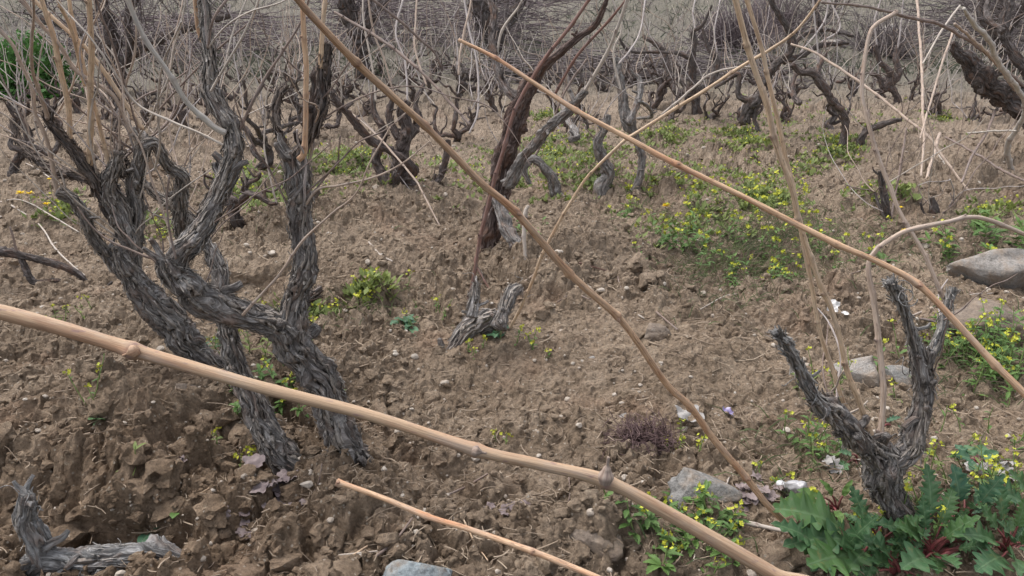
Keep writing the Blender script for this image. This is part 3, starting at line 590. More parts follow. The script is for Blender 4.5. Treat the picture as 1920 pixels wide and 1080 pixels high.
# --- three long loose canes close to the lens, rooted outside the frame
def nodes_of(pts, Y0, Y1, idx, st): return [st[0][i] for i in idx]
st = S([(-160, 548, 14), (-20, 580, 14.5), (120, 618, 14), (250, 657, 13.5), (480, 722, 12.5), (690, 776, 12), (893, 842, 12.8), (1010, 870, 12.3), (1137, 903, 13), (1260, 968, 13.5), (1440, 1074, 14.5), (1600, 1172, 14.5)], .52, .46)
l1 = MB(); c1 = cane(l1, st[0]+[np.array((.42, .47, .30)), np.array((.60, .52, -.02))], [q*.89 for q in st[1]]+[.005, .005], .5, 901, nodes=[st[0][3], st[0][6], st[0][8]], zig=.15, buds=False)
L1 = thing("vine_cane", (.60, .52, 0), "thick tan cane closest to the lens sweeping across the lower half", "vine cane", "loose canes in the foreground")
l1.build("shoot", M['foretan'], L1, L1.location)
def bud(root, px, py, d, tip, rpx, mat):
    p, t = at(px, py, d); q, _ = at(*tip, d); mb = MB(); ax = q-p; s = t/FPX
    C, rr, L = resample([p-ax*.35, p, p+ax*.35, p+ax*.6, q], [rpx*.75*s, rpx*s, rpx*.55*s, rpx*.2*s, rpx*.2*s], .001); T, N, B = frames(C); h = np.arange(16)/16*6.283
    rad = rr[:, None]*(1+.10*pn(np.cos(h)[None]*1.5, np.sin(h)[None]*1.5, L[:, None]*150)); skin(mb, C, N, B, rad, 16, np.stack([np.broadcast_to(np.cos(h)*.005, rad.shape), np.broadcast_to(np.sin(h)*.005, rad.shape), np.broadcast_to(L[:, None], rad.shape)], -1), np.full(rad.shape, .45), T)
    return mb.build("bud", M[mat], root, root.location)
bud(L1, 1136, 893, .465, (1141, 857), 15, 'pink'); bud(L1, 250, 659, .499, (230, 667), 12.5, 'orange'); bud(L1, 893, 846, .474, (912, 850), 11, 'pink')
st = S([(480, -90, 10), (545, -15, 10.5), (580, 27, 11), (665, 117, 11), (735, 180, 11), (800, 236, 11), (860, 298, 11), (905, 345, 11), (965, 397, 11), (1070, 512, 11), (1155, 592, 11), (1200, 650, 10.5), (1250, 722, 10.5), (1295, 766, 10.5), (1340, 830, 10.5), (1395, 895, 10.5), (1440, 950, 10), (1500, 1010, 10)], .62, 1.28)
L2 = thing("vine_cane", st[0][-1], "long orange tan cane running diagonally from top centre down to the leafy corner", "vine cane", "loose canes in the foreground")
l2 = MB(); cane(l2, st[0], [q*.60 for q in st[1]], .8, 902, nodes=[st[0][i] for i in (3, 5, 8, 9, 10, 13, 15)], zig=.3); l2.build("shoot", M['orange'], L2, L2.location)
st = S([(860, 75, 4.5), (930, 110, 5.5), (1000, 155, 6), (1080, 206, 7), (1190, 266, 7.5), (1270, 310, 8), (1400, 372, 8), (1490, 418, 8.5), (1570, 458, 9), (1640, 490, 9), (1720, 535, 9), (1800, 612, 9.5), (1870, 685, 10), (1930, 745, 10), (2080, 900, 10)], 1.25, .95)
L3 = thing("vine_cane", st[0][-1], "slender tan cane slanting from the reddish vine top down past the right frame edge", "vine cane", "loose canes in the foreground")
g3 = hit(2150, 1000, True)
l3 = MB(); cane(l3, st[0]+[g3], [q*.64 for q in st[1]]+[.005], 1.0, 903, nodes=[st[0][i] for i in (1, 3, 5, 8, 10, 12)], zig=.3); l3.build("shoot", M['orange'], L3, L3.location)
st = S([(945, 642, 4), (960, 607, 4.5), (993, 540, 4.5), (1022, 466, 4.5), (1080, 362, 4.5), (1120, 313, 4.5), (1167, 267, 5), (1195, 248, 5), (1293, 187, 5), (1403, 117, 5), (1440, 95, 4.5), (1490, 60, 4), (1535, 2, 3.5), (1550, -20, 3)], 2.25, 1.7)
o = piece(None, 'c', 'vine_cane', st, 'tan'); tag(o, "thin tan cane rising from the centre mound and bending right toward the top", "vine cane", "loose canes in the foreground")
# broken cane lying at the bottom
st = S([(634, 903, 10), (660, 912, 7.5), (720, 935, 8), (800, 968, 9), (880, 992, 8.5), (1000, 1035, 9), (1110, 1078, 9.5), (1200, 1115, 9.5)], 1.18, .98)
o = piece(None, 'c', 'broken_cane', st, 'orange', nodes=[st[0][0], st[0][3], st[0][5]]); tag(o, "broken reddish cane with grey cut end poking up at bottom centre", "broken cane")

# --- centre reddish vine
bC = hit(925, 470, True); YC = bC[1]
vc = thing("grape_vine", bC, "reddish brown vine with long dark red canes in the centre", "grape vine", VG)
piece(vc, 'w', 'trunk', S([(915, 490, 20), (920, 455, 19), (924, 405, 19), (938, 345, 24), (952, 280, 24), (966, 225, 22), (984, 178, 19), (1003, 142, 15)], YC), 'barkred')
piece(vc, 'w', 'arm', S([(985, 180, 15), (1012, 132, 11), (1050, 98, 9), (1090, 68, 7), (1120, 40, 6), (1145, -20, 5.5)], YC, YC-.1), 'barkred')
piece(vc, 'w', 'arm', S([(950, 345, 16), (985, 292, 12), (1030, 240, 11), (1068, 205, 10), (1098, 170, 9)], YC-.03, YC-.2), 'bark')
piece(vc, 'w', 'arm', S([(978, 190, 12), (950, 165, 9), (930, 120, 8), (922, 60, 8), (925, 20, 8), (905, -20, 7)], YC, YC+.4), 'barkdark')
piece(vc, 'w', 'spur', S([(935, 370, 14), (955, 440, 16), (972, 470, 18), (966, 500, 10), (962, 545, 8)], YC-.05, YC-.3), 'bark')
for st, y0, y1, mt in (
  ([(880, 575, 5.5), (890, 510, 5.5), (902, 445, 6), (930, 330, 6), (962, 215, 6), (1003, 138, 6), (1060, 62, 5.5), (1115, -15, 5)], YC-.5, YC-.4, 'red'),
  ([(1098, 170, 6), (1132, 110, 5.5), (1155, 60, 5), (1180, -20, 5)], YC-.2, YC-.3, 'pale'),
  ([(1042, 175, 4), (1075, 115, 4.5), (1105, 78, 4.5), (1140, 40, 4), (1190, -20, 3.5)], YC-.1, YC-.2, 'red'),
  ([(900, 470, 3), (890, 490, 3), (905, 520, 3), (920, 545, 3)], YC-.3, YC-.4, 'red'),
  ([(930, 130, 4), (940, 60, 4), (975, 10, 3), (985, -20, 3)], YC+.2, YC+.2, 'pale'),
  ([(990, 385, 5), (984, 400, 6), (983, 440, 6), (985, 495, 5)], YC-.25, YC-.3, 'pale'),
): piece(vc, 'c', 'cane', S(st, y0, y1), mt)

# --- other traced vines of the second row
def traced(label, base, woods, canes, dy=0.0, cat="grape vine", name="grape_vine", group=VG, mat='bark'):
    b = hit(*base, True); Y = b[1]+dy; v = thing(name, b, label, cat, group)
    woods = [([(a, c, q*(.84 if base[1] < 500 else 1)) for a, c, q in s], dY) for s, dY in woods]
    for k, (s, dY) in enumerate(woods): piece(v, 'w', 'trunk' if k == 0 else 'arm', S(s, Y, Y+dY), mat, strips=.25 if mat == 'silver' else True)
    for s, dY, mt in canes: piece(v, 'c', 'cane', S(s, Y, Y+dY), mt)
    if name == "grape_vine": shoots(v, [S(s, Y, Y+d_) for s, d_ in woods], 8, base[0]*7+base[1], .25, .7)
    return v
traced("dark many branched vine standing on a bank between front left vine and centre", (745, 350),
  [([(735, 365, 20), (742, 330, 22), (752, 290, 20), (762, 250, 17), (755, 210, 14), (765, 190, 10)], 0), ([(748, 340, 14), (775, 318, 12), (733, 284, 11), (693, 260, 10), (667, 230, 10), (640, 203, 9), (620, 172, 6)], -.2),
   ([(760, 345, 13), (800, 350, 11), (822, 335, 10), (836, 300, 8), (840, 262, 7)], .1), ([(725, 345, 14), (705, 300, 12), (720, 250, 10), (700, 205, 8), (705, 150, 6)], .2),
   ([(765, 260, 11), (785, 225, 10), (780, 190, 7), (800, 150, 5)], .2), ([(748, 260, 11), (730, 220, 9), (738, 175, 7)], .1), ([(770, 355, 10), (790, 380, 10), (785, 415, 8), (782, 432, 6)], -.3)],
  [([(623, 187, 2.8), (700, 247, 3), (773, 330, 3), (792, 362, 2.8), (832, 440, 2.2), (872, 535, 1.8)], -.9, 'pink'), ([(627, 23, 4), (693, 60, 4.5), (770, 117, 4.5), (833, 180, 4), (882, 235, 3.5)], -.5, 'brown'),
   ([(693, -5, 4), (747, 37, 4), (793, 77, 4), (815, 100, 3), (827, 125, 3)], .1, 'brown'), ([(705, 190, 3), (697, 120, 3), (682, 40, 3), (680, -20, 3)], .2, 'pale'), ([(740, 180, 3), (720, 110, 3), (700, 60, 3), (688, -20, 3)], .1, 'pink'),
   ([(765, 195, 3), (760, 120, 3), (742, 60, 3), (755, 0, 3)], .3, 'farc'), ([(800, 160, 3), (778, 90, 3), (780, 30, 3), (782, -20, 3)], .3, 'pink'), ([(880, 250, 3), (895, 210, 3), (895, 120, 3), (880, 60, 3), (868, -20, 3)], .4, 'farc'), ([(860, 140, 3.5), (864, 90, 3.5), (880, 20, 3), (886, -20, 3)], .2, 'pink')], mat='barkfar')
traced("crooked vine with a rotten stump foot beside yellow weeds, right of the centre vine", (1130, 365),
  [([(1130, 380, 24), (1132, 350, 22), (1142, 325, 18), (1128, 295, 13), (1122, 265, 12), (1135, 240, 9), (1140, 215, 7)], 0), ([(1180, 372, 12), (1196, 345, 10), (1204, 305, 9), (1195, 265, 10), (1180, 232, 16), (1170, 205, 15), (1165, 165, 12), (1157, 125, 11), (1155, 108, 8)], .2),
   ([(1178, 232, 10), (1196, 190, 9), (1200, 150, 7), (1185, 135, 5)], .2), ([(1198, 190, 5), (1215, 200, 5), (1222, 218, 5), (1195, 222, 4)], .3)],
  [([(1165, 170, 3.5), (1150, 100, 3), (1165, 50, 3), (1140, -20, 3)], .1, 'pale'), ([(1160, 120, 3), (1180, 95, 3), (1200, 60, 2.5), (1210, 0, 2.5)], .3, 'farc')])
traced("low arching vine trunk bent over like a hook on the centre mound", (1045, 368),
  [([(1045, 380, 18), (1040, 350, 16), (1030, 325, 14), (1012, 305, 12), (995, 300, 10), (984, 318, 8), (993, 345, 6)], 0), ([(1070, 262, 8), (1082, 255, 8), (1072, 235, 9), (1060, 215, 10), (1055, 190, 9)], .6)],
  [([(1000, 300, 4), (1025, 250, 3.5), (1060, 170, 3.5), (1100, 110, 3)], .1, 'brown')])
traced("tall dark vine with a forked head before the grey slope", (1310, 215),
  [([(1308, 225, 13), (1303, 190, 12), (1300, 150, 12), (1297, 110, 9), (1303, 80, 7), (1300, 60, 6), (1318, 45, 4), (1335, 10, 3)], 0), ([(1300, 178, 10), (1270, 172, 9), (1255, 150, 9), (1248, 115, 9), (1240, 90, 7), (1205, 68, 4)], .3), ([(1310, 170, 10), (1335, 150, 8), (1345, 115, 9), (1328, 90, 6), (1318, 55, 4)], .2), ([(1297, 110, 6), (1270, 100, 5), (1230, 98, 4), (1180, 95, 4), (1160, 70, 3)], -.2), ([(1290, 172, 8), (1275, 140, 7), (1265, 110, 5)], .4)],
  [([(1305, 62, 2.5), (1300, 20, 2.5), (1310, -20, 2)], .2, 'farc'), ([(1345, 100, 2.5), (1340, 60, 2.5), (1350, 0, 2)], .2, 'farc')], mat='barkdark')
traced("dark vine with drooping root like tail on the right of centre", (1420, 250),
  [([(1395, 232, 14), (1402, 205, 15), (1415, 190, 15), (1430, 170, 11), (1440, 140, 9), (1462, 115, 12), (1485, 90, 10), (1475, 50, 8), (1450, 10, 7), (1440, -20, 6)], 0), ([(1420, 195, 8), (1415, 225, 6), (1430, 260, 5), (1445, 272, 5)], -.1), ([(1410, 190, 9), (1385, 180, 7), (1385, 140, 7), (1365, 150, 5), (1340, 165, 4)], .1), ([(1462, 115, 9), (1500, 105, 8), (1540, 85, 7), (1590, 80, 6)], .2), ([(1480, 100, 7), (1500, 70, 6), (1540, 55, 5), (1600, 68, 4)], .3)],
  [([(1420, 125, 3), (1370, 128, 3), (1330, 140, 3), (1300, 165, 3), (1240, 215, 3)], -.3, 'pale'), ([(1540, 80, 3), (1575, 50, 2.5), (1550, -10, 2.5)], .2, 'farc'), ([(1500, 100, 3), (1545, 40, 2.5), (1555, -20, 2.5)], .3, 'farc')], mat='barkdark')
traced("vine with one thin snaking leg standing in yellow weeds at right", (1580, 285),
  [([(1575, 280, 10), (1585, 245, 9), (1582, 215, 10), (1560, 190, 11), (1545, 165, 11), (1525, 140, 10), (1500, 135, 8), (1485, 120, 7)], 0), ([(1530, 145, 8), (1540, 115, 6), (1550, 100, 4)], .1), ([(1500, 195, 7), (1488, 180, 7), (1485, 160, 6), (1495, 135, 6)], .3)],
  [([(1535, 120, 2.5), (1530, 60, 2.5), (1525, 0, 2.5), (1530, -20, 2)], .1, 'farc')], mat='barkfar')
traced("small twisted vine with a cup shaped head on the bare bank at right", (1680, 200),
  [([(1685, 195, 9), (1678, 175, 8), (1668, 165, 9), (1660, 165, 9), (1672, 145, 9), (1660, 125, 7), (1650, 115, 7), (1640, 85, 6)], 0), ([(1668, 160, 9), (1685, 140, 8), (1680, 110, 7), (1683, 85, 6)], .1), ([(1655, 165, 7), (1648, 145, 6), (1632, 138, 5)], 0)],
  [([(1683, 90, 2.5), (1690, 40, 2.5), (1695, -10, 2)], .1, 'farc'), ([(1645, 90, 2.5), (1640, 40, 2.5), (1655, -10, 2)], .1, 'farc')], mat='barkfar')
traced("low dark arm lying along the bank at right, below the cup shaped vine", (1615, 275),
  [([(1615, 290, 10), (1612, 262, 10), (1625, 245, 9), (1650, 236, 8), (1670, 228, 7), (1690, 225, 6)], 0)], [], mat='barkdark')
traced("slim blackened vine with three stiff shoots behind the right hand canes", (1665, 425),
  [([(1672, 440, 10), (1664, 400, 9), (1655, 350, 8), (1650, 320, 6)], 0), ([(1668, 430, 6), (1650, 390, 4), (1640, 360, 3)], .1)], [([(1665, 440, 3), (1690, 300, 3), (1700, 240, 2.5)], .3, 'brown')], mat='barkdark')
traced("blackened dead vine stub with two prongs near the right edge weeds", (1755, 415),
  [([(1752, 432, 12), (1754, 410, 12), (1752, 390, 10), (1748, 370, 5)], 0), ([(1758, 412, 7), (1775, 398, 5), (1788, 375, 3)], .1), ([(1745, 412, 6), (1732, 400, 4), (1726, 380, 3)], 0)], [], mat='barkdark')
traced("massive dark leaning vine trunk with long bleached canes at the right edge", (1990, 300),
  [([(2000, 320, 40), (1960, 245, 34), (1920, 205, 28), (1890, 180, 27), (1852, 158, 27), (1820, 122, 22), (1795, 95, 14), (1785, 80, 8)], 0), ([(1900, 185, 14), (1930, 150, 13), (1900, 100, 12), (1880, 60, 12), (1890, 10, 12), (1895, -20, 11)], .2), ([(1880, 60, 9), (1850, 30, 7), (1855, -20, 6)], .3), ([(1890, 185, 12), (1905, 205, 9), (1940, 215, 8)], -.2)],
  [([(1917, 395, 8), (1908, 360, 8), (1897, 320, 7.5), (1888, 278, 7.5), (1902, 250, 7.5), (1921, 212, 7), (1916, 178, 7), (1890, 143, 7), (1870, 113, 7), (1853, 74, 7), (1824, 42, 6.5), (1808, 15, 5)], -1.3, 'white'),
   ([(1920, 162, 5), (1833, 88, 5), (1767, 48, 5), (1693, 30, 4.5), (1627, 13, 4), (1540, 5, 3)], -1.2, 'brown'),
   ([(1905, 175, 4), (1890, 150, 4.5), (1860, 110, 4.5), (1820, 70, 4), (1790, 45, 4)], -1.2, 'pink'),
   ([(1800, 10, 3), (1767, 55, 3), (1730, 120, 2.5)], -.6, 'pale'), ([(1786, 60, 3.3), (1757, 150, 3.2), (1735, 225, 3), (1725, 260, 2.4)], -1.3, 'pink'),
   ([(1717, -20, 3.5), (1727, 100, 4), (1730, 200, 4), (1733, 253, 3.5), (1727, 330, 3)], -1.4, 'pink'),
   ([(1483, 83, 3), (1530, 100, 3.5), (1620, 160, 4), (1730, 247, 4), (1760, 283, 3.5), (1817, 360, 3)], -1.2, 'pink'),
   ([(1762, 250, 5), (1745, 310, 4.5), (1730, 360, 4.5), (1713, 420, 4.5), (1702, 465, 4), (1699, 525, 3.5)], -1.8, 'pink'),
   ([(1773, 257, 3), (1833, 290, 3.5), (1887, 323, 3.5), (1950, 350, 3)], -1.5, 'brown'), ([(1868, 205, 3.5), (1850, 247, 3.5), (1823, 293, 3.5), (1803, 342, 3)], -1.4, 'brown'),
   ([(1815, 250, 2.5), (1860, 246, 2.5), (1905, 245, 2.5)], -1.3, 'white'), ([(1840, 410, 3.5), (1880, 425, 4), (1925, 455, 4)], -1.6, 'brown'), ([(1760, 290, 2.5), (1800, 350, 2.5), (1880, 405, 2.5), (1930, 430, 2.5)], -1.6, 'pale')], mat='barkdark')
traced("dead grey branch lying on the soil at the left edge", (120, 540),
  [([(-40, 470, 11), (0, 473, 10), (45, 479, 9), (90, 492, 9), (135, 506, 9), (168, 532, 5)], 0), ([(38, 481, 7), (50, 508, 7), (66, 530, 7), (110, 526, 6), (160, 541, 7), (208, 553, 7)], -.05)], [([(34, 478, 4), (26, 445, 3.5), (20, 425, 3)], 0, 'brown')], cat="dead branch", name="dead_branch", group=None, mat='barkdark')
traced("half buried grey stump on the centre mound", (880, 640),
  [([(815, 690, 12), (845, 655, 17), (872, 622, 20), (905, 598, 22), (938, 596, 15)], .15), ([(935, 615, 16), (945, 580, 13), (957, 552, 15), (975, 540, 10)], .1), ([(885, 595, 12), (890, 560, 9), (893, 530, 6)], .05)], [], cat="vine stump", name="vine_stump", group=None, dy=-.07)
traced("silver grey dead stump with cut upright stub in the pit at bottom left", (200, 1060),
  [([(50, 1078, 26), (80, 1048, 24), (130, 1052, 25), (200, 1046, 28), (270, 1045, 27), (330, 1052, 22), (385, 1075, 12)], 0), ([(85, 1055, 24), (72, 1010, 25), (52, 975, 23), (50, 945, 17), (50, 926, 15)], 0), ([(150, 1060, 18), (160, 1090, 20), (165, 1120, 20)], -.05)], [], cat="vine stump", name="vine_stump", group=None, mat='silver', dy=-.12)

# --- farther vines, grown from a base, each on its own seed
def far_vine(px, py, label, h=.8, arms=3, canes=7, seed=0, mats=('barkfar',), cm_=('farc', 'farc', 'pink', 'pale'), thick=.027, group=VG, lean=0, cl=(.35, .85)):
    b = hit(px, py, True); rg = np.random.RandomState(seed+7000); v = thing("grape_vine", b, label, "grape vine", group); dist = b[1]
    bm = mats[seed % len(mats)]; tips = []
    P, d = grow(b-(0, 0, .05), (lean+rg.normal(0, .25), rg.normal(0, .2), 1), h*.42, rg, .5, .30, 8)
    mb = MB(); wood(mb, P, np.linspace(thick*1.25, thick*.9, len(P)), dist, seed, 1.2, False); mb.build("trunk", M[bm], v, v.location)
    for a in range(arms):
        k = rg.randint(3, len(P)); an = a/arms*6.28+rg.uniform(-.5, .5); Q, d = grow(P[k], (math.cos(an)*.9, math.sin(an)*.7, .45), h*rg.uniform(.4, .75), rg, .6, .28, 9)
        mb = MB(); wood(mb, Q, np.linspace(thick*.8, thick*.33, len(Q)), dist, seed+a+1, 1, False)
        for e in range(3):
            sp0 = Q[rg.randint(3, len(Q))]; Q3, _d = grow(sp0, (rg.normal(0, .7), rg.normal(0, .5), .6), rg.uniform(.08, .2), rg, .5, .2, 4); wood(mb, Q3, np.linspace(thick*.38, thick*.16, len(Q3)), dist, seed*7+a*5+e, 1, False)
        mb.build("arm", M[bm], v, v.location); tips += [Q[-1], Q[-2], Q[-3], Q[3]]
    for c in range(canes):
        q = tips[rg.randint(len(tips))]; Q, d = grow(q, (rg.normal(0, .45), rg.normal(0, .4), 1), rg.uniform(*cl), rg, .17, .06, 7)
        mb = MB(); cane(mb, Q, np.linspace(.0036, .0018, len(Q)), dist, seed*13+c); mb.build("cane", M[cm_[rg.randint(len(cm_))]], v, v.location)
FV = [
 (480, 325, "leaning vine seen between the two arms of the front left vine", .7, 3, 7), (350, 250, "vine behind the tan cane fan with a short split trunk", .75, 3, 8), (610, 262, "slender vine with pale canes just right of the front left arm", .75, 3, 9),
 (850, 268, "low vine with pale canes left of the centre reddish vine", .65, 3, 8), (25, 330, "dark tangled vine at the left edge beside the green bush", .8, 4, 7), (455, 420, "short dark vine stub behind the front left trunk", .5, 2, 3),
 (1075, 250, "dark vine behind the centre vine over the bright yellow weeds", .7, 3, 6), (1210, 205, "straggling vine in front of the brush line right of centre", .7, 4, 6), (1490, 190, "small stooping vine left of the snaking leg vine", .55, 3, 5), (1760, 215, "vine with upright shoots on the bare bank at far right", .6, 3, 6), (1600, 190, "tiny knotted vine beside the pale rubble on the bank", .5, 3, 4),
 (560, 205, "bushy pale vine in the third row at left of centre", .7, 3, 10), (660, 190, "bushy pale vine in the third row below the dark tree", .7, 3, 10), (760, 195, "tall caned vine in the third row right of the dark tree", .7, 3, 10), (860, 190, "thin caned vine in the third row beneath the brush pile", .7, 3, 8), (440, 195, "pale caned vine in the third row behind the white cane", .7, 3, 9), (290, 190, "dim vine in the third row behind the tan cane fan", .7, 3, 8), (130, 215, "half hidden vine behind the green bush and tan canes", .7, 3, 6),
 (1130, 175, "small vine in the far row behind the crooked stump foot vine", .6, 3, 6), (1400, 165, "dim vine in the far row near the purple bush", .6, 3, 5), (1010, 180, "dim vine in the far row right of the centre vine trunk", .6, 3, 6), (940, 215, "dark stubby vine half hidden by the centre vine trunk", .6, 3, 5)]
for i, (x, y, lb, h, a, c) in enumerate(FV): far_vine(x, y, lb, h*1.0, a+1, int(c*(1.7 if 10 < i < 18 else 1.25)), i+1, mats=('barkfar', 'barkdark'))
for i, x in enumerate((70, 200, 380, 520, 600, 710, 810, 905, 1080, 1180, 1250, 1460, 1560, 1650, 1830)):
    far_vine(x+R.uniform(-15, 15), R.uniform(140, 160), "small dim vine in the farthest row at the foot of the grey slope", .6, 2, 5, 60+i, group="farthest row of vines below the slope", thick=.04)

for i in range(34):
    far_vine(20+i*57+R.uniform(-25, 25), R.uniform(150, 245), "thin caned dim vine in the dense tangled rows below the slope", R.uniform(.5, .75), 3, 8, 120+i, mats=('barkfar', 'barkdark'), group="dense rows of vines behind", thick=.022, cl=(.3, .9))
# ------------------------------------------------------------------ hillside trees, bushes, brush piles
def twigs(mb, p, n, ln, rg, spread=1.0, up=.5, r=.006, sub=2):
    for _ in range(n):
        Q, d = grow(p, (rg.normal(0, spread), rg.normal(0, spread), up+abs(rg.normal(0, .4))), ln*rg.uniform(.5, 1.1), rg, .25, .02, 5)
        def tb(Q, r0):
            C, rr, L = resample(Q, np.linspace(r0, r0*.4, len(Q)), .12); T, N, B = frames(C); skin(mb, C, N, B, np.repeat(rr[:, None], 4, 1), 4, np.zeros((len(C), 4, 3))+C[:, None], np.zeros((len(C), 4)), T)
        tb(Q, r)
        for _ in range(sub):
            k = rg.randint(1, 5); Q2, _d = grow(Q[k], d+rg.normal(0, .6, 3), ln*.5, rg, .3, .03, 4); tb(Q2, r*.6)
def bare_tree(px, py, label, strokes, seed, dy=0, ntw=30, ln=1.0):
    b = hit(px, py, True); Y = b[1]+dy; v = thing("bare_tree", b, label, "tree", "bare trees at the foot of the slope"); rg = np.random.RandomState(seed); tips = []
    for k, s in enumerate(strokes):
        st = S(s, Y, Y+rg.uniform(-.4, .4) if k else Y); mb = MB(); wood(mb, st[0], st[1], Y, seed+k, 1, False); mb.build("trunk" if k == 0 else "limb", M['barkdark'], v, v.location); tips += st[0][1:]
    mb = MB()
    for q in tips: twigs(mb, q, max(2, ntw//len(tips)), ln, rg, 1.0, .3, .009, 3)
    mb.build("twigs", M['twigfar'], v, v.location)
bare_tree(678, 150, "dark bare tree with a split trunk at top centre left", [[(680, 160, 16), (675, 110, 15), (668, 60, 16), (655, 20, 17), (645, -30, 16)], [(682, 110, 10), (690, 50, 11), (705, 20, 11), (740, -20, 10)], [(672, 80, 9), (690, 30, 8), (700, -20, 7)]], 3, 0, 40, .8)
bare_tree(935, 140, "dark bare tree behind the top of the centre vine", [[(935, 150, 15), (930, 110, 15), (925, 70, 18), (905, 30, 18), (880, -20, 15)], [(930, 80, 12), (955, 40, 11), (985, -15, 10)], [(920, 60, 9), (915, 10, 8), (920, -20, 8)]], 4, 0, 60, .8)
bare_tree(215, 180, "brown bare tree behind the tan canes at top left", [[(225, 195, 16), (222, 150, 15), (210, 100, 14), (205, 50, 13), (180, -20, 12)], [(222, 140, 9), (245, 90, 9), (240, 40, 8), (260, -20, 7)], [(210, 100, 8), (150, 60, 8), (60, 30, 7)], [(225, 130, 9), (270, 90, 8), (360, 50, 8), (430, 30, 6)]], 5, 0, 60, 1.0)
bare_tree(1855, 130, "reddish bare tree at top right above the leaning vine", [[(1885, 150, 13), (1880, 90, 12), (1870, 40, 12), (1890, -20, 11)], [(1880, 80, 8), (1840, 30, 8), (1845, -20, 7)], [(1880, 70, 8), (1910, 30, 8), (1930, -10, 7)]], 6, 0, 70, .9)
bare_tree(1540, 70, "grey bare sapling on the slope at top right of centre", [[(1540, 80, 6), (1538, 50, 6), (1530, 20, 6), (1535, -20, 5)], [(1537, 45, 4), (1560, 20, 4), (1575, -20, 3)]], 8, 0, 40, .8)
def bush(px, py, label, w, h, n, mat, seed, name="bare_bush", cat="bush", leaf=None, flat_=False):
    b = hit(px, py, True); v = thing(name, b, label, cat); rg = np.random.RandomState(seed); mb = MB()
    for _ in range(n):
        if flat_:
            p = b+(rg.uniform(-w, w), rg.uniform(-.5, .5), rg.uniform(0, h)); d = (rg.choice([-1, 1])*1.0, rg.normal(0, .3), rg.normal(0, .12)); Q, _d = grow(p, d, rg.uniform(.5, 1.4), rg, .12, -.01, 5)
        else:
            a = rg.uniform(0, 6.28); e = rg.uniform(0, 1)**.6; p = b+(rg.normal(0, w*.2), rg.normal(0, w*.2), -.02); Q, _d = grow(p, (math.cos(a)*e*w, math.sin(a)*e*w, h*rg.uniform(.4, 1)), math.hypot(w, h)*rg.uniform(.5, .95), rg, .22, .02, 6)
        C, rr, L = resample(Q, np.linspace(.008, .003, len(Q)), .1); T, N, B = frames(C); skin(mb, C, N, B, np.repeat(rr[:, None], 4, 1), 4, np.zeros((len(C), 4, 3))+C[:, None], np.zeros((len(C), 4)), T)
    mb.build("twigs", M[mat], v, v.location)
    if leaf:
        lb = MB(); c = np.array(b)
        for _ in range(leaf):
            q = rg.normal(size=3); q /= np.linalg.norm(q); p = c+q*np.array((w, w, h))*rg.uniform(.45, 1.05)*(1+.25*pn(q[0]*2, q[1]*2, q[2]*2)); p[2] = abs(p[2]-c[2])+c[2]
            s = rg.uniform(.03, .06); u = rotm(rg); lb.add(np.array([[-1, 0, 0], [0, -.35, .1], [1, 0, 0], [0, .35, .1]])*s@u+p, np.array([[0, 1, 2, 3]]))
        lb.build("foliage", M['bushgreen'], v, v.location)
bush(50, 185, "bright green leafy bush at the left edge behind the vines", .5, .6, 60, 'twigfar', 1, "green_bush", leaf=3000)
bush(1378, 92, "round purplish bare bush on the slope right of centre", .75, .55, 700, 'brush', 2)
bush(1660, 100, "low grey bare bush on the slope at the right", .8, .5, 260, 'twigfar', 3)
bush(1455, 60, "dull purple bare bush on the slope between the two tall right canes", .8, .6, 300, 'brush', 9)
bush(820, 85, "wide heap of cut brush at the foot of the slope, top centre", 1.7, .7, 380, 'brush', 4, "brush_pile", "brush pile", flat_=True)
bush(1180, 150, "long low line of tangled prunings below the slope", 1.6, .3, 300, 'twigfar', 5, "brush_pile", "brush pile", flat_=True)
bush(330, 110, "purplish heap of brush beneath the brown tree at top left", 1.4, .6, 320, 'brush', 6, "brush_pile", "brush pile", flat_=True)
bush(1880, 95, "brownish tangle of brush at the far top right", 1.2, .7, 300, 'twigfar', 7, "brush_pile", "brush pile", flat_=True)
def slope_scrub():
    rg = np.random.RandomState(77); mb = MB()
    for _ in range(420):
        y = rg.uniform(11.5, 30); x = rg.uniform(-.75, .75)*y; z = float(Hbig(np.array(x), np.array(y))); twigs(mb, np.array((x, y, z-.03)), 7, rg.uniform(.2, .5), rg, .8, .6, .006, 1)
    tag(mb.build("slope_scrub", M['twigfar']), "low grey scrub dotted over the slope", "scrub", None, 'stuff')
slope_scrub()

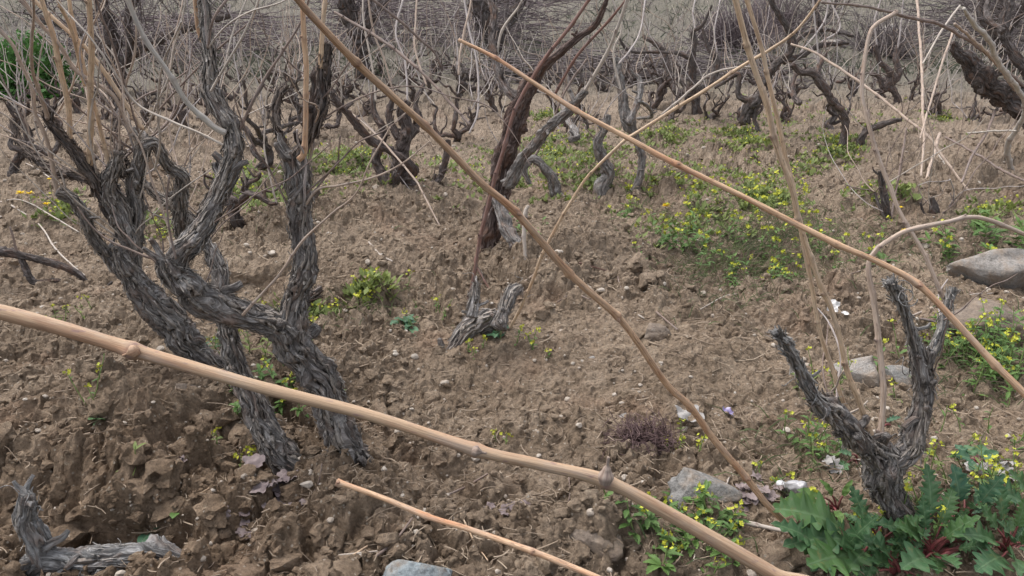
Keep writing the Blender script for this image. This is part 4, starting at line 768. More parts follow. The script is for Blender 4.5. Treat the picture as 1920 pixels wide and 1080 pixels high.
# ------------------------------------------------------------------ leaves and weeds
def leafmesh(mb, p, direc, up, ln, wd, rg, lobes=0, droop=.5, n=26, fold=.25, wave=.1):
    d = np.asarray(direc, float); d /= np.linalg.norm(d); s = np.cross(d, up); s /= max(np.linalg.norm(s), 1e-6); u = np.cross(s, d)
    t = np.linspace(0, 1, n); a = droop*t; x = np.cumsum(np.cos(a))*ln/n; z = -np.cumsum(np.sin(a))*ln/n
    w = wd*np.sin(np.pi*np.clip(t, 0, 1)**.75)**.8*.5+.0006
    if lobes:
        ph = (t*lobes) % 1; w = w*np.where(t > .06, .46+.54*np.where(ph < .62, ph/.62, (1-ph)/.38)**1.1, .5)
    k = np.array([-1, -.55, -.12, 0, .12, .55, 1.0]); V, nd = [], []
    o = rg.rand(3)*30
    for i in range(n):
        sh = np.abs(k)*w[i]*(.45 if lobes else .1)        # lobes sweep towards the tip
        c = np.asarray(p)+d*x[i]+u*z[i]
        zz = fold*np.abs(k)*w[i]+wave*w[i]*np.sin(t[i]*18+np.sign(k)*1.3+o[0])*np.abs(k)
        V.append(c+s*(k*w[i])[:, None]+u*zz[:, None]+d*sh[:, None]); nd.append([0, .05, .25, 1, .25, .05, 0])
        if lobes: nd[-1] = [0, .5*(ph[i] > .5), .35, 1, .35, .5*(ph[i] > .5), 0]
    V = np.concatenate(V); m = len(k); i = np.arange(n-1)[:, None]*m; j = np.arange(m-1)[None]
    mb.add(V, np.stack([i+j, i+j+1, i+m+j+1, i+m+j], -1).reshape(-1, 4), V, np.concatenate(nd))
def stalk(mb, P, r0, r1, segs=6):
    C, rr, L = resample(P, np.linspace(r0, r1, len(P)), .012); T, N, B = frames(C); skin(mb, C, N, B, np.repeat(rr[:, None], segs, 1), segs, np.zeros((len(C), segs, 3))+C[:, None], np.zeros((len(C), segs)), T)
def blossoms(mb, p, rg, n, sp, s):
    for _ in range(n):
        q = p+rg.normal(0, sp, 3)*(1, 1, .6); u = rotm(rg)*s
        for a in range(4):
            c, e = math.cos(a*1.571), math.sin(a*1.571); R2 = np.array([[c, -e, 0], [e, c, 0], [0, 0, 1]])
            mb.add(np.array([[0, 0, 0], [.55, -.45, .25], [1.1, 0, .35], [.55, .45, .25]])@R2.T@u+q, np.array([[0, 1, 2, 3]]))
def weed(px, py, label, nst=6, h=.12, sp=.06, nl=10, ll=.03, fl=True, leaf='weed', seed=0, group="yellow flowered weeds", name="flowering_weed", cat="weed", lob=5, wd=.4, bl=6, fs=.0045, flm='flower'):
    b = hit(px, py); rg = np.random.RandomState(seed+300); v = thing(name, b, label, cat, group); fo = MB()
    for k in range(nst):
        x, y = b[0]+rg.normal(0, sp), b[1]+rg.normal(0, sp); z = hz(x, y); q = np.array((x, y, z-.005))
        d = np.array((rg.normal(0, .3), rg.normal(0, .3), 1)); Q, dd = grow(q, d, h*rg.uniform(.5, 1.1), rg, .12, .05, 5); stm = MB(); stalk(stm, Q, .0016, .0009, 5); so_ = stm.build("stem", M['stem'], v, v.location)
        for _ in range(nl):
            t = rg.rand()**1.4; i = int(t*4.9); a = rg.rand()*6.28
            leafmesh(fo, Q[i], (math.cos(a), math.sin(a), rg.uniform(.1, .8)), (0, 0, 1.0), ll*rg.uniform(.6, 1.2)*(1-.4*t), ll*wd*(1-.4*t), rg, lob, rg.uniform(0, 1.2), 12 if not lob else 14)
        if fl and rg.rand() < .85: fw = MB(); blossoms(fw, Q[-1], rg, bl, .006, fs); fw.build("flower_head", M[flm], so_, v.location)
    if nl: fo.build("foliage", M[leaf], v, v.location)
    return v
WE = [ # px, py, label, stems, h, spread, leaves, leaf length, flowers, material
 (770, 625, "small rosette of rounded blue green leaves left of the half buried stump", 5, .05, .02, 4, .055, False, 'bluegreen', 0, .5), (925, 628, "blue green seedling tucked against the half buried stump", 4, .05, .02, 4, .045, False, 'bluegreen', 0, .5),
 (815, 605, "yellow flowered weed right of the blue green rosette", 6, .08, .03, 5, .02, True, 'weed', 4, .4), (985, 660, "yellow flowered weed at the right foot of the half buried stump", 6, .06, .03, 4, .02, True, 'weed', 4, .4), (890, 655, "tiny yellow flowered weed in front of the half buried stump", 3, .05, .02, 4, .02, True, 'weed', 4, .4),
 (712, 572, "yellow green weed tuft on the bank right of the front left vine", 8, .06, .05, 5, .018, True, 'weedfar', 4, .4), (605, 590, "yellow green weed tuft touching the right side of the front left vine", 10, .07, .07, 5, .018, True, 'weedfar', 4, .4),
 (470, 660, "yellow flowered weed between the two legs of the front left vine", 9, .12, .05, 8, .03, True, 'weedfar', 4, .4), (540, 780, "leafy green weed clump behind the legs, under the thick near cane", 16, .07, .07, 14, .035, True, 'weed', 5, .45), (485, 880, "pale yellow weed left of the front left leg foot", 6, .05, .03, 5, .02, True, 'weedfar', 4, .4), (455, 812, "single yellow blossom sprig beside the left leg", 2, .05, .01, 3, .015, True, 'weed', 4, .4),
 (155, 590, "pale green weed on the crest of the left mound", 7, .06, .04, 7, .025, True, 'weedfar', 4, .4), (185, 775, "thin sprig with yellow tips above two round leaves on the left mound", 4, .09, .02, 2, .02, True, 'weed', 4, .4), (203, 805, "two round green leaves on the face of the left mound", 2, .02, .012, 2, .045, False, 'bluegreen', 0, .8), (258, 930, "upright yellow green sprout at the edge of the pit", 2, .06, .005, 5, .05, False, 'weedfar', 0, .2), (345, 995, "lone oval green leaf on the earth beside the pit", 1, .015, .003, 2, .045, False, 'weed', 0, .6), (285, 1030, "small bluish leaf resting behind the silver stump", 1, .015, .003, 2, .05, False, 'bluegreen', 0, .5), (410, 655, "blue green seedling behind the front left vine elbow", 5, .05, .03, 5, .04, False, 'bluegreen', 3, .4),
 (945, 835, "tiny yellow weed above the middle of the thick near cane", 2, .04, .01, 3, .015, True, 'weedfar', 4, .4), (1285, 855, "yellow flowered weed in front of the grey dead leaf", 6, .05, .02, 4, .018, True, 'weedfar', 4, .4), (1275, 1030, "dense leafy weed under the lower end of the thick near cane", 20, .07, .065, 14, .04, True, 'weed', 6, .45), (1320, 1060, "leafy weed with pale flowers at bottom edge right of centre", 10, .06, .05, 10, .035, True, 'weed', 6, .45),
 (1300, 470, "bright green leafy weed at the left end of the big weed patch", 18, .12, .10, 12, .05, True, 'weed', 5, .45), (1440, 420, "tall yellow flowered weed at the top of the big weed patch", 22, .16, .16, 9, .04, True, 'weedfar', 4, .4), (1380, 540, "sprawling green weed at the front of the big weed patch", 22, .09, .13, 12, .04, True, 'weed', 5, .4), (1460, 500, "green weed mixed with yellow blossoms at the right of the big weed patch", 26, .14, .14, 10, .04, True, 'weed', 5, .4), (1340, 380, "yellow green weed clump behind the big weed patch", 20, .10, .20, 7, .04, True, 'weedfar', 4, .4), (1235, 380, "yellow weed clump on the soil left of the big weed patch", 12, .06, .15, 6, .03, True, 'weedfar', 4, .4), (1175, 410, "dark green seedling on the mound crest right of centre", 4, .07, .03, 6, .05, False, 'weed', 4, .4),
 (1830, 720, "tall bright yellow flowered weed at the right edge", 26, .16, .085, 9, .04, True, 'weed', 4, .4), (1790, 690, "leafy yellow flowered weed between the right vine arm and the edge", 16, .14, .06, 10, .045, True, 'weed', 4, .4), (1900, 700, "green weed with yellow heads under the big pale stone", 18, .16, .07, 10, .045, True, 'weed', 4, .4), (1750, 690, "small yellow flowered weed behind the forked right vine", 8, .10, .04, 6, .03, True, 'weed', 4, .4),
 (1840, 860, "thin upright weed with yellow tips right of the forked vine", 5, .09, .05, 3, .025, True, 'weed', 4, .4), (1905, 840, "taller upright weed with yellow tips at right edge", 4, .11, .03, 3, .03, True, 'weed', 4, .4), (1450, 920, "yellow blossoms left of the white bottle", 4, .05, .02, 3, .02, True, 'weed', 4, .4), (1540, 860, "flowering weed touching the left of the forked vine trunk", 12, .10, .05, 8, .035, True, 'weed', 4, .4), (1590, 760, "pale weed behind the left arm of the forked vine", 8, .10, .06, 5, .03, True, 'weedfar', 4, .4), (1000, 430, "green weed behind the long diagonal cane node at centre", 6, .06, .06, 7, .05, False, 'weed', 4, .4),
 (1720, 1000, "yellow flowered weed growing among the big leaves at the forked vine foot", 7, .09, .04, 6, .03, True, 'weed', 4, .4), (1800, 930, "thin flowering weed rising behind the big lobed leaves", 9, .10, .05, 6, .03, True, 'weedfar', 4, .4), (1885, 930, "flowering weed between the big leaves and the right edge", 8, .10, .05, 6, .03, True, 'weed', 4, .4), (1620, 1010, "small flowering weed left of the forked vine foot", 6, .07, .04, 6, .025, True, 'weed', 4, .4),
 (1890, 460, "big dark green weed behind the pale stone at the right edge", 14, .14, .14, 10, .09, False, 'weed', 4, .4), (1770, 485, "dark leafy weed left of the big pale stone", 10, .10, .12, 8, .07, True, 'weed', 4, .4)]
for i, w in enumerate(WE):
    x, y, lb, ns, h, sp_, nl, ll, fl, mt, lob, wd = w
    weed(x, y, lb, ns, h, sp_, nl, ll, fl, mt, i, lob=lob, wd=wd, group="yellow flowered weeds" if fl else "small leafy weeds", name="flowering_weed" if fl else "leafy_weed", fs=.0045 if y > 520 else .007)
def dandelion(px, py, label, s, seed, h=.05):
    b = hit(px, py+10); rg = np.random.RandomState(seed); v = thing("dandelion", b, label, "flower", "golden dandelion like flowers"); a = MB(); Q = [b, b+(0, 0, h*.6), b+(.004, -.004, h)]; stalk(a, Q, .0012, .001); a.build("stem", M['stem'], v, v.location); f = MB()
    for k in range(46):
        an = rg.rand()*6.28; e = rg.uniform(.05, .9); d = np.array((math.cos(an), math.sin(an), e)); d /= np.linalg.norm(d); u = np.cross(d, (0, 0, 1.)); u /= np.linalg.norm(u); p = np.array(Q[-1])
        f.add(np.array([p-u*s*.06, p+d*s*.6-u*s*.12, p+d*s, p+d*s*.6+u*s*.12]), np.array([[0, 1, 2, 3]]))
    f.build("petals", M['gold'], v, v.location)
dandelion(1262, 948, "golden flower just above the thick near cane at lower right", .014, 1, .03); dandelion(1688, 455, "golden flower behind the bent pinkish cane at right", .016, 2, .06); dandelion(1676, 440, "smaller golden flower above its twin behind the bent cane", .012, 3, .08)
dandelion(46, 388, "left golden flower of the pair at the left edge", .022, 4, .05); dandelion(62, 386, "right golden flower of the pair at the left edge", .02, 5, .05); dandelion(92, 402, "yellow flower right of the left edge pair", .016, 6, .04); dandelion(1246, 396, "golden flower on the soil left of the big weed patch", .022, 7, .04)
dandelion(97, 352, "small yellow flower above the left edge pair", .012, 8, .08)

# far ground cover seen as yellow green smears
def cover():
    rg = np.random.RandomState(9); fo, fw = MB(), MB()
    for px, py, w, h, n in ((640, 312, 90, 26, 420), (1065, 285, 100, 30, 460), (1085, 330, 90, 26, 300), (1250, 262, 60, 22, 220), (1395, 268, 70, 26, 300), (1590, 275, 60, 16, 160), (500, 370, 70, 30, 280), (1330, 345, 120, 30, 300), (1440, 375, 60, 26, 200), (1560, 300, 60, 16, 110), (560, 345, 80, 30, 120), (1760, 220, 30, 14, 60), (1650, 380, 60, 26, 110), (1030, 220, 60, 14, 100), (290, 440, 60, 26, 60), (1290, 420, 100, 40, 120), (960, 300, 60, 20, 90), (1860, 400, 50, 26, 90), (100, 400, 60, 30, 70), (1000, 330, 420, 60, 420), (1500, 240, 300, 50, 260), (560, 590, 60, 20, 60), (700, 570, 40, 14, 60), (440, 340, 40, 40, 90), (1500, 330, 90, 30, 90)):
        for _ in range(n):
            b = hit(px+rg.normal(0, w*.5), py+rg.normal(0, h*.5), True); b[2] = hz(b[0], b[1]); s = rg.uniform(.016, .04)
            if pn2(b[0]*3.5, b[1]*3.5, 21) < rg.uniform(-.6, .2): continue
            for k in range(5):
                a = rg.rand()*6.28; d = np.array((math.cos(a), math.sin(a), rg.uniform(.3, 1.6))); u = np.cross(d, (0, 0, 1.)); u /= np.linalg.norm(u); d /= np.linalg.norm(d)
                q = b+rg.normal(0, .02, 3)*(1, 1, 0); fo.add(np.array([q-u*s*.05, q+d*s*.6-u*s*.28, q+d*s*1.2, q+d*s*.6+u*s*.28]), np.array([[0, 1, 2, 3]]))
            if rg.rand() < .18: blossoms(fw, b+(0, 0, s*1.2), rg, 3, .008, .006)
    tag(fo.build("weed_cover", M['weedfar'], smooth=False), "yellow green spring weeds spread in patches between the vine rows", "ground cover", None, 'stuff')
    tag(fw.build("blossom_cover", M['flower'], smooth=False), "tiny yellow blossoms over the weed patches between the rows", "blossoms", None, 'stuff')
cover()

def grass():
    rg = np.random.RandomState(19); mb = MB(); gr = MB()
    def blade(m, b, ln, w, lean):
        a = rg.rand()*6.28; d = np.array((math.cos(a)*lean, math.sin(a)*lean, 1.0)); d /= np.linalg.norm(d); u = np.cross(d, (math.sin(a), -math.cos(a), .3)); u /= np.linalg.norm(u); e = np.array((math.cos(a), math.sin(a), -.3))*ln*.35*lean
        m.add(np.array([b-u*w, b+u*w, b+d*ln*.55+u*w*.8, b+d*ln*.55-u*w*.8, b+d*ln+e]), [np.array([[0, 1, 2, 3]]), np.array([[3, 2, 4]])])
    for px, py, sx, sy, n in ((1420, 490, 75, 45, 2600), (1340, 520, 50, 30, 700), (1480, 440, 50, 40, 900), (1250, 420, 60, 25, 350), (1840, 690, 60, 40, 500), (1600, 480, 80, 40, 500), (1150, 300, 120, 30, 500), (640, 330, 90, 30, 400), (480, 380, 80, 40, 350), (1850, 470, 60, 40, 500), (700, 580, 50, 25, 160), (1300, 1040, 50, 20, 160), (1500, 880, 60, 50, 260), (1820, 950, 90, 50, 420)):
        for _ in range(n):
            b = hit(px+rg.normal(0, sx), py+rg.normal(0, sy), True); b[2] = hz(b[0], b[1])-.003; g = rg.rand() < .62; blade(gr if g else mb, b, rg.uniform(.025, .075)*(1 if py > 260 else 1.3), rg.uniform(.0009, .002), rg.uniform(.2, 1.6))
    tag(gr.build("short_grass", M['sage']), "greyish green grass blades among the weed patches", "grass", None, 'stuff'); tag(mb.build("dry_grass", M['straw']), "dry bent grass stems among the weed patches", "grass", None, 'stuff')
    sg = MB()
    for _ in range(15000):
        y = 10.5+rg.rand()**1.6*26; x = rg.uniform(-.75, .75)*y
        if pn2(x*.7, y*.35, 4) < rg.uniform(-.5, .4): continue
        b = np.array((x, y, float(Hbig(np.array(x), np.array(y)))-.01)); blade(sg, b, rg.uniform(.08, .28), rg.uniform(.006, .013), rg.uniform(.3, 1.5))
    tag(sg.build("slope_grass", M['slopegrass']), "tussocks of dull grass on the slope", "grass", None, 'stuff')
grass()
# big lobed leaves at bottom right: each plant a rosette of separate leaves on red stalks
def lobed_plant(px, py, label, leaves, seed, mat='big'):
    b = hit(px, py); rg = np.random.RandomState(seed+40); v = thing("lobed_weed", b, label, "leafy weed", "weeds with big lobed leaves")
    if seed < 4 or seed > 7:
        for _ in range(15): leaves = leaves+[(px+rg.uniform(-85, 85), py-rg.uniform(-25, 90), rg.uniform(-.10, .08), .1, rg.uniform(.38, .52), int(rg.randint(5, 8)), rg.uniform(.3, .8))]
    for (tx, ty, ty0, ln, wd, lob, dr) in leaves:
        st_, _ = at(px+rg.uniform(-12, 12), py+rg.uniform(-8, 4), b[1]); st_[2] = max(st_[2], b[2]-.005); tip, _ = at(tx, ty, b[1]+ty0)
        d = tip-st_; L = np.linalg.norm(d); f = .38; base = st_+d*f+np.array((0, 0, .015)); ln = max(L*(1-f)*1.08, .04); sm = MB(); stalk(sm, [st_, st_+d*f*.5+np.array((0, 0, .014)), base, base+d*.06], .0026, .0015)
        lf = MB(); leafmesh(lf, base, d+np.array((0, 0, L*.22)), np.array((rg.normal(0, .2), -.45, 1.0)), ln, ln*wd, rg, lob, dr+rg.uniform(-.2, .5), 64 if lob else 24, rg.uniform(.05, .35), rg.uniform(.12, .3))
        o = lf.build("leaf", M[mat], v, v.location); sm.build("stalk", M['redstem'], o, v.location)
lobed_plant(1640, 1030, "lobed weed with a large leaf reaching left at bottom right", [(1480, 960, -.05, .14, .62, 8, .5), (1530, 1085, -.15, .13, .6, 7, .5), (1500, 1030, -.1, .12, .55, 7, .6), (1590, 930, .05, .1, .5, 6, .3), (1600, 1080, -.12, .1, .5, 6, .4), (1620, 985, .0, .08, .5, 6, .3)], 1)
lobed_plant(1740, 1060, "lobed weed with upright leaves right of the forked vine foot", [(1745, 890, .06, .14, .5, 8, .3), (1790, 930, .05, .13, .5, 8, .4), (1695, 1000, -.05, .1, .55, 6, .3), (1820, 990, -.02, .13, .5, 8, .4), (1700, 1085, -.14, .1, .5, 6, .3), (1790, 1075, -.12, .12, .5, 7, .4), (1850, 1040, -.06, .12, .5, 7, .4), (1725, 950, .02, .1, .5, 7, .2)], 2)
lobed_plant(1880, 1060, "lobed weed with the tallest leaves in the bottom right corner", [(1870, 920, .04, .14, .5, 8, .3), (1925, 950, .0, .13, .5, 8, .3), (1830, 960, .02, .13, .5, 8, .4), (1900, 1010, -.06, .12, .5, 7, .4), (1950, 1020, -.06, .14, .5, 7, .4), (1840, 1090, -.14, .12, .5, 7, .4), (1920, 1095, -.15, .12, .5, 7, .4), (1800, 1020, 0, .1, .5, 7, .4)], 3)
lobed_plant(1600, 880, "lobed grey green leaf pair left of the forked vine trunk", [(1575, 860, -.02, .1, .6, 6, .4), (1620, 890, -.04, .08, .6, 6, .4), (1560, 900, -.06, .09, .6, 6, .5), (1610, 940, -.06, .09, .6, 6, .5)], 4, 'bluegreen')
lobed_plant(1560, 960, "smooth pointed leaves in front of the white bottle", [(1475, 955, -.05, .08, .35, 0, .5), (1545, 915, 0, .09, .3, 0, .3), (1530, 985, -.06, .08, .4, 0, .5), (1590, 925, 0, .1, .3, 0, .3), (1575, 985, -.05, .08, .4, 0, .5), (1500, 930, 0, .07, .35, 0, .4)], 5, 'weed')
lobed_plant(1830, 890, "bright green broad leaved rosette right of the forked vine", [(1785, 865, 0, .08, .55, 0, .6), (1815, 855, .03, .08, .55, 0, .5), (1855, 865, .0, .08, .55, 0, .6), (1845, 850, .05, .08, .5, 0, .4), (1820, 890, -.05, .07, .6, 0, .6), (1795, 850, .04, .07, .5, 0, .4)], 6, 'bluegreen')
lobed_plant(1660, 810, "single blue green leaf growing in the fork of the right vine", [(1668, 798, .0, .05, .4, 5, .3), (1690, 815, .02, .05, .4, 5, .3)], 7, 'bluegreen')
lobed_plant(1565, 1075, "lobed weed with low spreading leaves at the bottom edge under the diagonal cane tip", [(1510, 1000, 0, .1, .6, 6, .6)], 8)
lobed_plant(1945, 990, "lobed weed with leaves cut off by the right frame edge", [(1900, 900, .0, .1, .6, 6, .5)], 9)
lobed_plant(1800, 985, "lobed bluish weed behind the upright leaves near the right edge", [(1850, 960, .0, .1, .6, 6, .5), (1800, 900, 0, .1, .6, 6, .4)], 10, 'bluegreen')
lobed_plant(1680, 1085, "lobed weed sprawling at the bottom edge below the forked vine foot", [(1690, 1000, .0, .1, .6, 6, .5)], 11)
def red_stalk(px0, py0, px1, py1, label):
    a = hit(px0, py0)+(0, 0, .012); b = hit(px1, py1)+(0, 0, .014); mb = MB(); stalk(mb, [a, (a+b)/2+(0, 0, .012), b], .0045, .004, 8); o = mb.build("red_stalk", M['redstem'], None, a); tag(o, label, "stalk")
red_stalk(1640, 1055, 1815, 1045, "upper dark red leaf stalk lying at bottom right"); red_stalk(1745, 1078, 1830, 1066, "lower short dark red stalk lying at bottom right")

# ------------------------------------------------------------------ stones
def rock(px, py, rpx, label, mat, seed, sq=(1, .8, .6), cuts=7, name="stone", sink=.25, amp=.3):
    b = hit(px, py, True); d = b[1]*cp+(CAMZ-b[2])*sp; s = rpx*d/FPX; v, f = lump(5, seed, amp, 1.1, cuts); a = np.random.RandomState(seed).uniform(-.4, .4)
    w = v*np.array(sq)*s; w = w@np.array([[math.cos(a), math.sin(a), 0], [-math.sin(a), math.cos(a), 0], [0, 0, 1]]); mb = MB(); mb.add(w+b+(0, 0, s*sq[2]*(.6-sink)), f)
    return tag(mb.build(name, M[mat], None, b), label, "stone")
rock(1318, 950, 66, "speckled grey stone between the two diagonal canes at lower right", 'stone', 3, (1.0, .85, .8), 8, sink=.12)
rock(785, 1112, 72, "rounded bluish stone cut by the bottom edge", 'bluestone', 4, (1, .8, .8), 3, sink=.2, amp=.15)
rock(1872, 538, 100, "large pale stone at the right edge behind the slanting cane", 'palestone', 5, (1.1, .7, .6), 5)
rock(1840, 625, 84, "broad earthy stone below the large pale stone", 'earthstone', 6, (1, .7, .5), 5)
rock(1603, 712, 46, "angular pale stone behind the lower right canes", 'palestone', 7, (1, .8, .8), 8)
rock(1690, 715, 42, "low grey stone behind the right vine spurs", 'stone', 8, (1.1, .8, .5), 7)
rock(1110, 1020, 56, "soil coloured flat stone under the thick near cane", 'earthstone', 9, (1, .8, .6), 8, sink=.4)
rock(1225, 635, 30, "rounded earth clod right of the long diagonal cane", 'earthstone', 10, (1, .8, .8), 2, "earth_clod", .3, .15)
rock(1670, 65, 20, "pale boulder on the slope at top right", 'palestone', 11, (1, .8, .7), 4)
rock(1565, 90, 22, "pale rubble heap on the bank at right", 'palestone', 12, (1.6, .8, .5), 6)
rock(1268, 455, 7, "small white pebble beside the bright green weed", 'palestone', 13)
rock(340, 735, 26, "flat tan clod on the left mound just below the near cane", 'earthstone', 14, (1.3, .7, .5), 5)
for i, (x, y, r, lb) in enumerate(((1030, 522, 7, "small white pebble right of the centre vine foot"), (1110, 675, 8, "white pebble on the path near the long diagonal cane"), (1170, 785, 10, "tan pebble above the wiry tangle"), (505, 478, 7, "white chip behind the front left arm"), (1140, 815, 9, "pale pebble left of the wiry tangle"), (905, 885, 9, "pale pebble under the thick near cane node"), (1340, 865, 14, "rounded grey pebble beside the dead leaf"), (480, 985, 9, "white chip beside the dead leaf heap"))):
    rock(x, y, r, lb, 'palestone', 30+i, (1, .9, .7), 4)

# ------------------------------------------------------------------ dead leaves, wiry tangle, rubbish
def crumple(mb, c, s, rg, n=9, lift=.5):
    g = np.linspace(-1, 1, n); U, Vv = np.meshgrid(g, g); o = rg.rand(3)*40; rr = np.hypot(U, Vv); an = np.arctan2(Vv, U); k = 1/np.maximum(1, rr*(1.0+.25*np.sin(an*5+o[0])))
    U, Vv = U*k, Vv*k; Z = .45*pn(U*1.6+o[0], Vv*1.6, o[1])+.25*pn(U*4+o[1], Vv*4, 0)+lift*.3*(U**2)
    P = np.stack([U, Vv, Z], -1).reshape(-1, 3)*s; a = rg.rand()*6.28; ti = rg.normal(0, .4); Rz = np.array([[math.cos(a), -math.sin(a), 0], [math.sin(a), math.cos(a), 0], [0, 0, 1]]); Rx = np.array([[1, 0, 0], [0, math.cos(ti), -math.sin(ti)], [0, math.sin(ti), math.cos(ti)]])
    i = np.arange(n-1)[:, None]*n; j = np.arange(n-1)[None]; mb.add(P@Rx.T@Rz.T+c, np.stack([i+j, i+j+1, i+n+j+1, i+n+j], -1).reshape(-1, 4))
def leaf_heap(px, py, label, n, sp_, s, mat, seed):
    b = hit(px, py); rg = np.random.RandomState(seed); mb = MB()
    for k in range(n):
        x, y = b[0]+rg.normal(0, sp_), b[1]+rg.normal(0, sp_*.7); crumple(mb, np.array((x, y, hz(x, y)+s*.35+rg.uniform(0, s*.5))), s*rg.uniform(.6, 1.1), rg)
    tag(mb.build("dead_leaves", M[mat], None, b), label, "dead leaves", "small heaps of dead leaves")
leaf_heap(535, 935, "crumpled mauve grey dead leaves at the foot of the left leg", 16, .030, .022, 'deadleaf', 1); leaf_heap(350, 900, "mauve dead leaf scraps on the left mound", 4, .014, .014, 'deadleaf', 2); leaf_heap(475, 990, "dark dead leaf scraps beside the white chip", 8, .025, .014, 'deadleaf', 3)
leaf_heap(1400, 945, "brown dead leaves piled right of the speckled stone", 26, .045, .017, 'deadleaf', 4); leaf_heap(1830, 640, "dry brown leaves below the earthy stone", 8, .06, .02, 'deadleaf', 5); leaf_heap(960, 975, "dark leaf scraps right of the broken cane", 6, .03, .012, 'deadleaf', 6); leaf_heap(905, 870, "dark scraps below the middle node of the near cane", 5, .016, .010, 'deadleaf', 7)
leaf_heap(1880, 905, "grey dead leaves and twigs at the right edge", 12, .04, .02, 'greyleaf', 8); leaf_heap(1560, 900, "pale withered leaf left of the forked vine trunk", 4, .015, .018, 'greyleaf', 9)
def one(name, px, py, label, cat, s, mat, seed, up=.3):
    b = hit(px, py); rg = np.random.RandomState(seed); mb = MB(); crumple(mb, b+(0, 0, s*up), s, rg, 15, 1.0); tag(mb.build(name, M[mat], None, b), label, cat)
one("dead_leaf", 1290, 812, "large curled grey dead leaf against the long diagonal cane", "dead leaf", .034, 'greyleaf', 3, .5)
one("foil_wrapper", 1362, 800, "crumpled purple foil scrap right of the long diagonal cane", "litter", .015, 'purple', 4, .6); one("paper_scrap", 1556, 612, "torn white paper scrap between the two lower right canes", "litter", .02, 'paper', 5, .7); one("paper_scrap", 1580, 620, "smaller pinkish white paper scrap right of the torn one", "litter", .011, 'paper', 6, .6)
def tangle():
    b = hit(1205, 850); rg = np.random.RandomState(5); mb = MB()
    for _ in range(480):
        p = b+np.array((rg.normal(0, .034), rg.normal(0, .022), rg.uniform(0, .05))); Q, d = grow(p, (rg.normal(0, 1), rg.normal(0, .7), rg.normal(.1, .35)), rg.uniform(.03, .075), rg, .45, 0, 6); Q = [np.array((q[0], q[1], max(q[2], b[2]-.004))) for q in Q]; stalk(mb, Q, .0011, .0007, 4)
    tag(mb.build("dry_tangle", M['wire'], None, b), "wiry purplish brown tangle of dead stems above the speckled stone", "dead weed")
tangle()
def bottle():
    a, c = hit(1456, 925), hit(1510, 938); a = a+(0, 0, .014); c = c+(0, 0, .014); ax = c-a; ax /= np.linalg.norm(ax); L = .062
    prof = [(0, .0085), (.003, .0092), (.012, .0092), (.0125, .0078), (.018, .0078), (.026, .0125), (.034, .0140), (.046, .0136), (.056, .0140), (.061, .0125), (.0625, .004)]
    v = thing("plastic_bottle", a, "small white crushed plastic bottle lying left of the forked vine", "bottle"); n1 = np.cross(ax, (0, 0, 1.)); n1 /= np.linalg.norm(n1); n2 = np.cross(n1, ax); h = np.arange(28)/28*6.283
    def lathe(pr, part, mat, cr):
        mb = MB(); t = np.array([q[0] for q in pr]); r = np.array([q[1] for q in pr]); tt = np.linspace(t[0], t[-1], 40); rr = np.interp(tt, t, r)[:, None]*(1+cr*pn(np.cos(h)[None]*1.4, np.sin(h)[None]*1.4, tt[:, None]*90)); C = a+ax*tt[:, None]
        skin(mb, C, np.repeat(n1[None], 40, 0), np.repeat(n2[None], 40, 0), rr, 28, np.zeros((40, 28, 3)), np.zeros((40, 28)), np.repeat(ax[None], 40, 0)); mb.build(part, M[mat], v, v.location)
    lathe(prof[:3], "cap", 'plastic', .02); lathe(prof[3:], "body", 'clear', .22)
bottle()

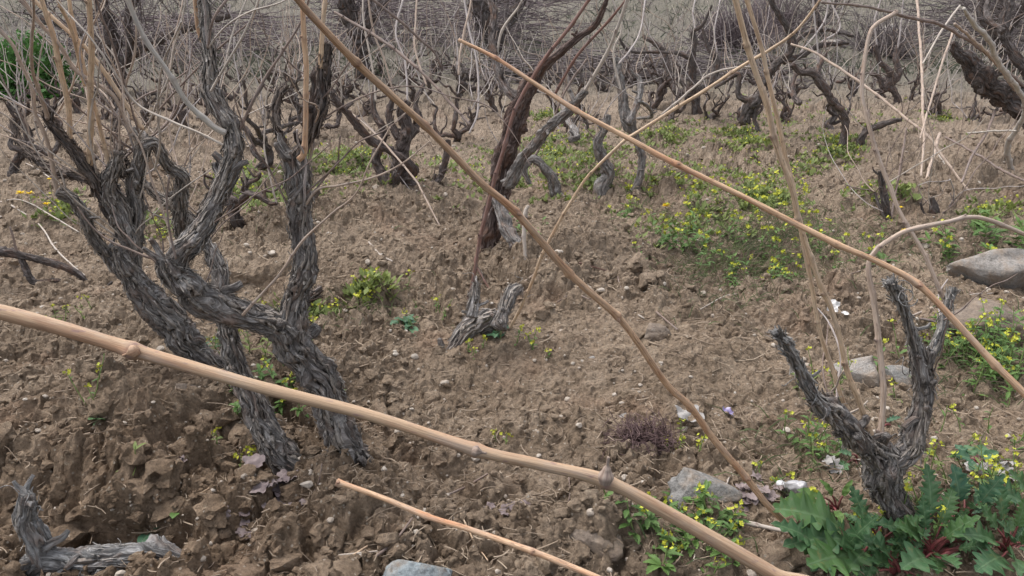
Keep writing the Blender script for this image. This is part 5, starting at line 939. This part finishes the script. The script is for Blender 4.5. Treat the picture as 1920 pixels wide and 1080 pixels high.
# ------------------------------------------------------------------ fallen twigs
def fallen(pts, label, mat='brown', r=.0022, lift=.004):
    P = [hit(x, y)+(0, 0, lift) for x, y in pts]; P[-1] = P[-1]+(0, 0, .006); SEED[0] += 1; mb = MB(); cane(mb, P, np.linspace(r, r*.7, len(P)), P[0][1], SEED[0], zig=.4); o = mb.build("fallen_twig", M[mat], None, P[0]); tag(o, label, "twig", "fallen twigs on the soil")
for pts, lb, mt, r in (
 ([(692, 458), (715, 485), (737, 508)], "short pale twig lying on the bank right of the front left vine", 'pale', .004), ([(980, 450), (1050, 500), (1110, 540), (1207, 600)], "long pale twig lying beside the long diagonal cane at centre", 'pale', .004), ([(1085, 522), (1150, 515)], "reddish twig on the soil right of the diagonal cane", 'red', .003), ([(965, 548), (1010, 540), (1048, 534)], "pale twig at the foot of the centre vine", 'pink', .003), ([(1045, 570), (1075, 572), (1105, 580)], "grey twig on the path under the diagonal cane", 'brown', .003),
 ([(1230, 595), (1270, 630)], "grey twig beside the rounded earth clod", 'brown', .003), ([(1440, 550), (1370, 566), (1310, 598)], "long grey twig in front of the big weed patch", 'pale', .0028), ([(1520, 545), (1600, 520), (1640, 516)], "dry forked twig left of the bent pinkish cane", 'brown', .003), ([(1600, 605), (1680, 620)], "brown twig behind the right vine stake like spur", 'red', .004), ([(1720, 625), (1800, 618), (1920, 615)], "grey brown twig across the soil at the right", 'brown', .004), ([(1700, 600), (1800, 575), (1862, 556)], "pale twig leaning on the earthy stone", 'pale', .003), ([(1795, 545), (1880, 575)], "dim twig on the earthy stone top", 'brown', .003),
 ([(1370, 900), (1345, 965), (1310, 1030), (1297, 1080)], "long bleached stem leaning over the speckled stone", 'pale', .002), ([(1370, 1000), (1430, 1008), (1490, 1020)], "flat grey slat of wood under the lower diagonal cane", 'pale', .005), ([(155, 968), (175, 995), (210, 1020), (250, 1022)], "curved pale twig behind the silver stump", 'tan', .002), ([(325, 945), (333, 985), (335, 1000)], "thin tan twig beside the lone oval leaf", 'tan', .002), ([(345, 945), (400, 965)], "thin tan twig above the lone oval leaf", 'tan', .0018), ([(580, 945), (600, 910), (606, 890)], "thin dry stem at the foot of the front left vine", 'brown', .002), ([(705, 1075), (740, 1040), (775, 1010)], "brown twig left of the bluish stone", 'brown', .003), ([(636, 1048), (710, 1062)], "pale thin twig near the bottom edge", 'pale', .002), ([(630, 1080), (690, 1040)], "second thin twig crossing the pale one at the bottom edge", 'tan', .002), ([(865, 1010), (890, 1050), (915, 1080)], "thin tan stem running to the bottom edge right of the bluish stone", 'tan', .0018), ([(820, 960), (870, 925), (915, 905)], "dark thin root above the broken cane", 'brown', .0028), ([(1065, 890), (1068, 930), (1063, 960)], "dry root hanging in the crack below the thick near cane", 'brown', .002), ([(1870, 890), (1910, 915), (1960, 925)], "grey root like twig at the right edge", 'silver', .006), ([(1160, 500), (1158, 530), (1165, 550)], "curled dark stem standing on the path", 'brown', .003), ([(1100, 455), (1108, 440)], "dark dead tuft stem on the mound crest", 'brown', .006), ([(0, 392), (50, 396), (150, 446)], "pale straight twig at the left edge near the golden pair", 'pale', .004), ([(20, 395), (75, 430), (110, 480), (162, 532)], "long thin pale twig sloping down to the dead branch", 'pale', .004), ([(0, 292), (60, 315), (112, 352)], "pale twig above the golden pair at the left edge", 'pale', .004)):
    fallen(pts, lb, mt, r)
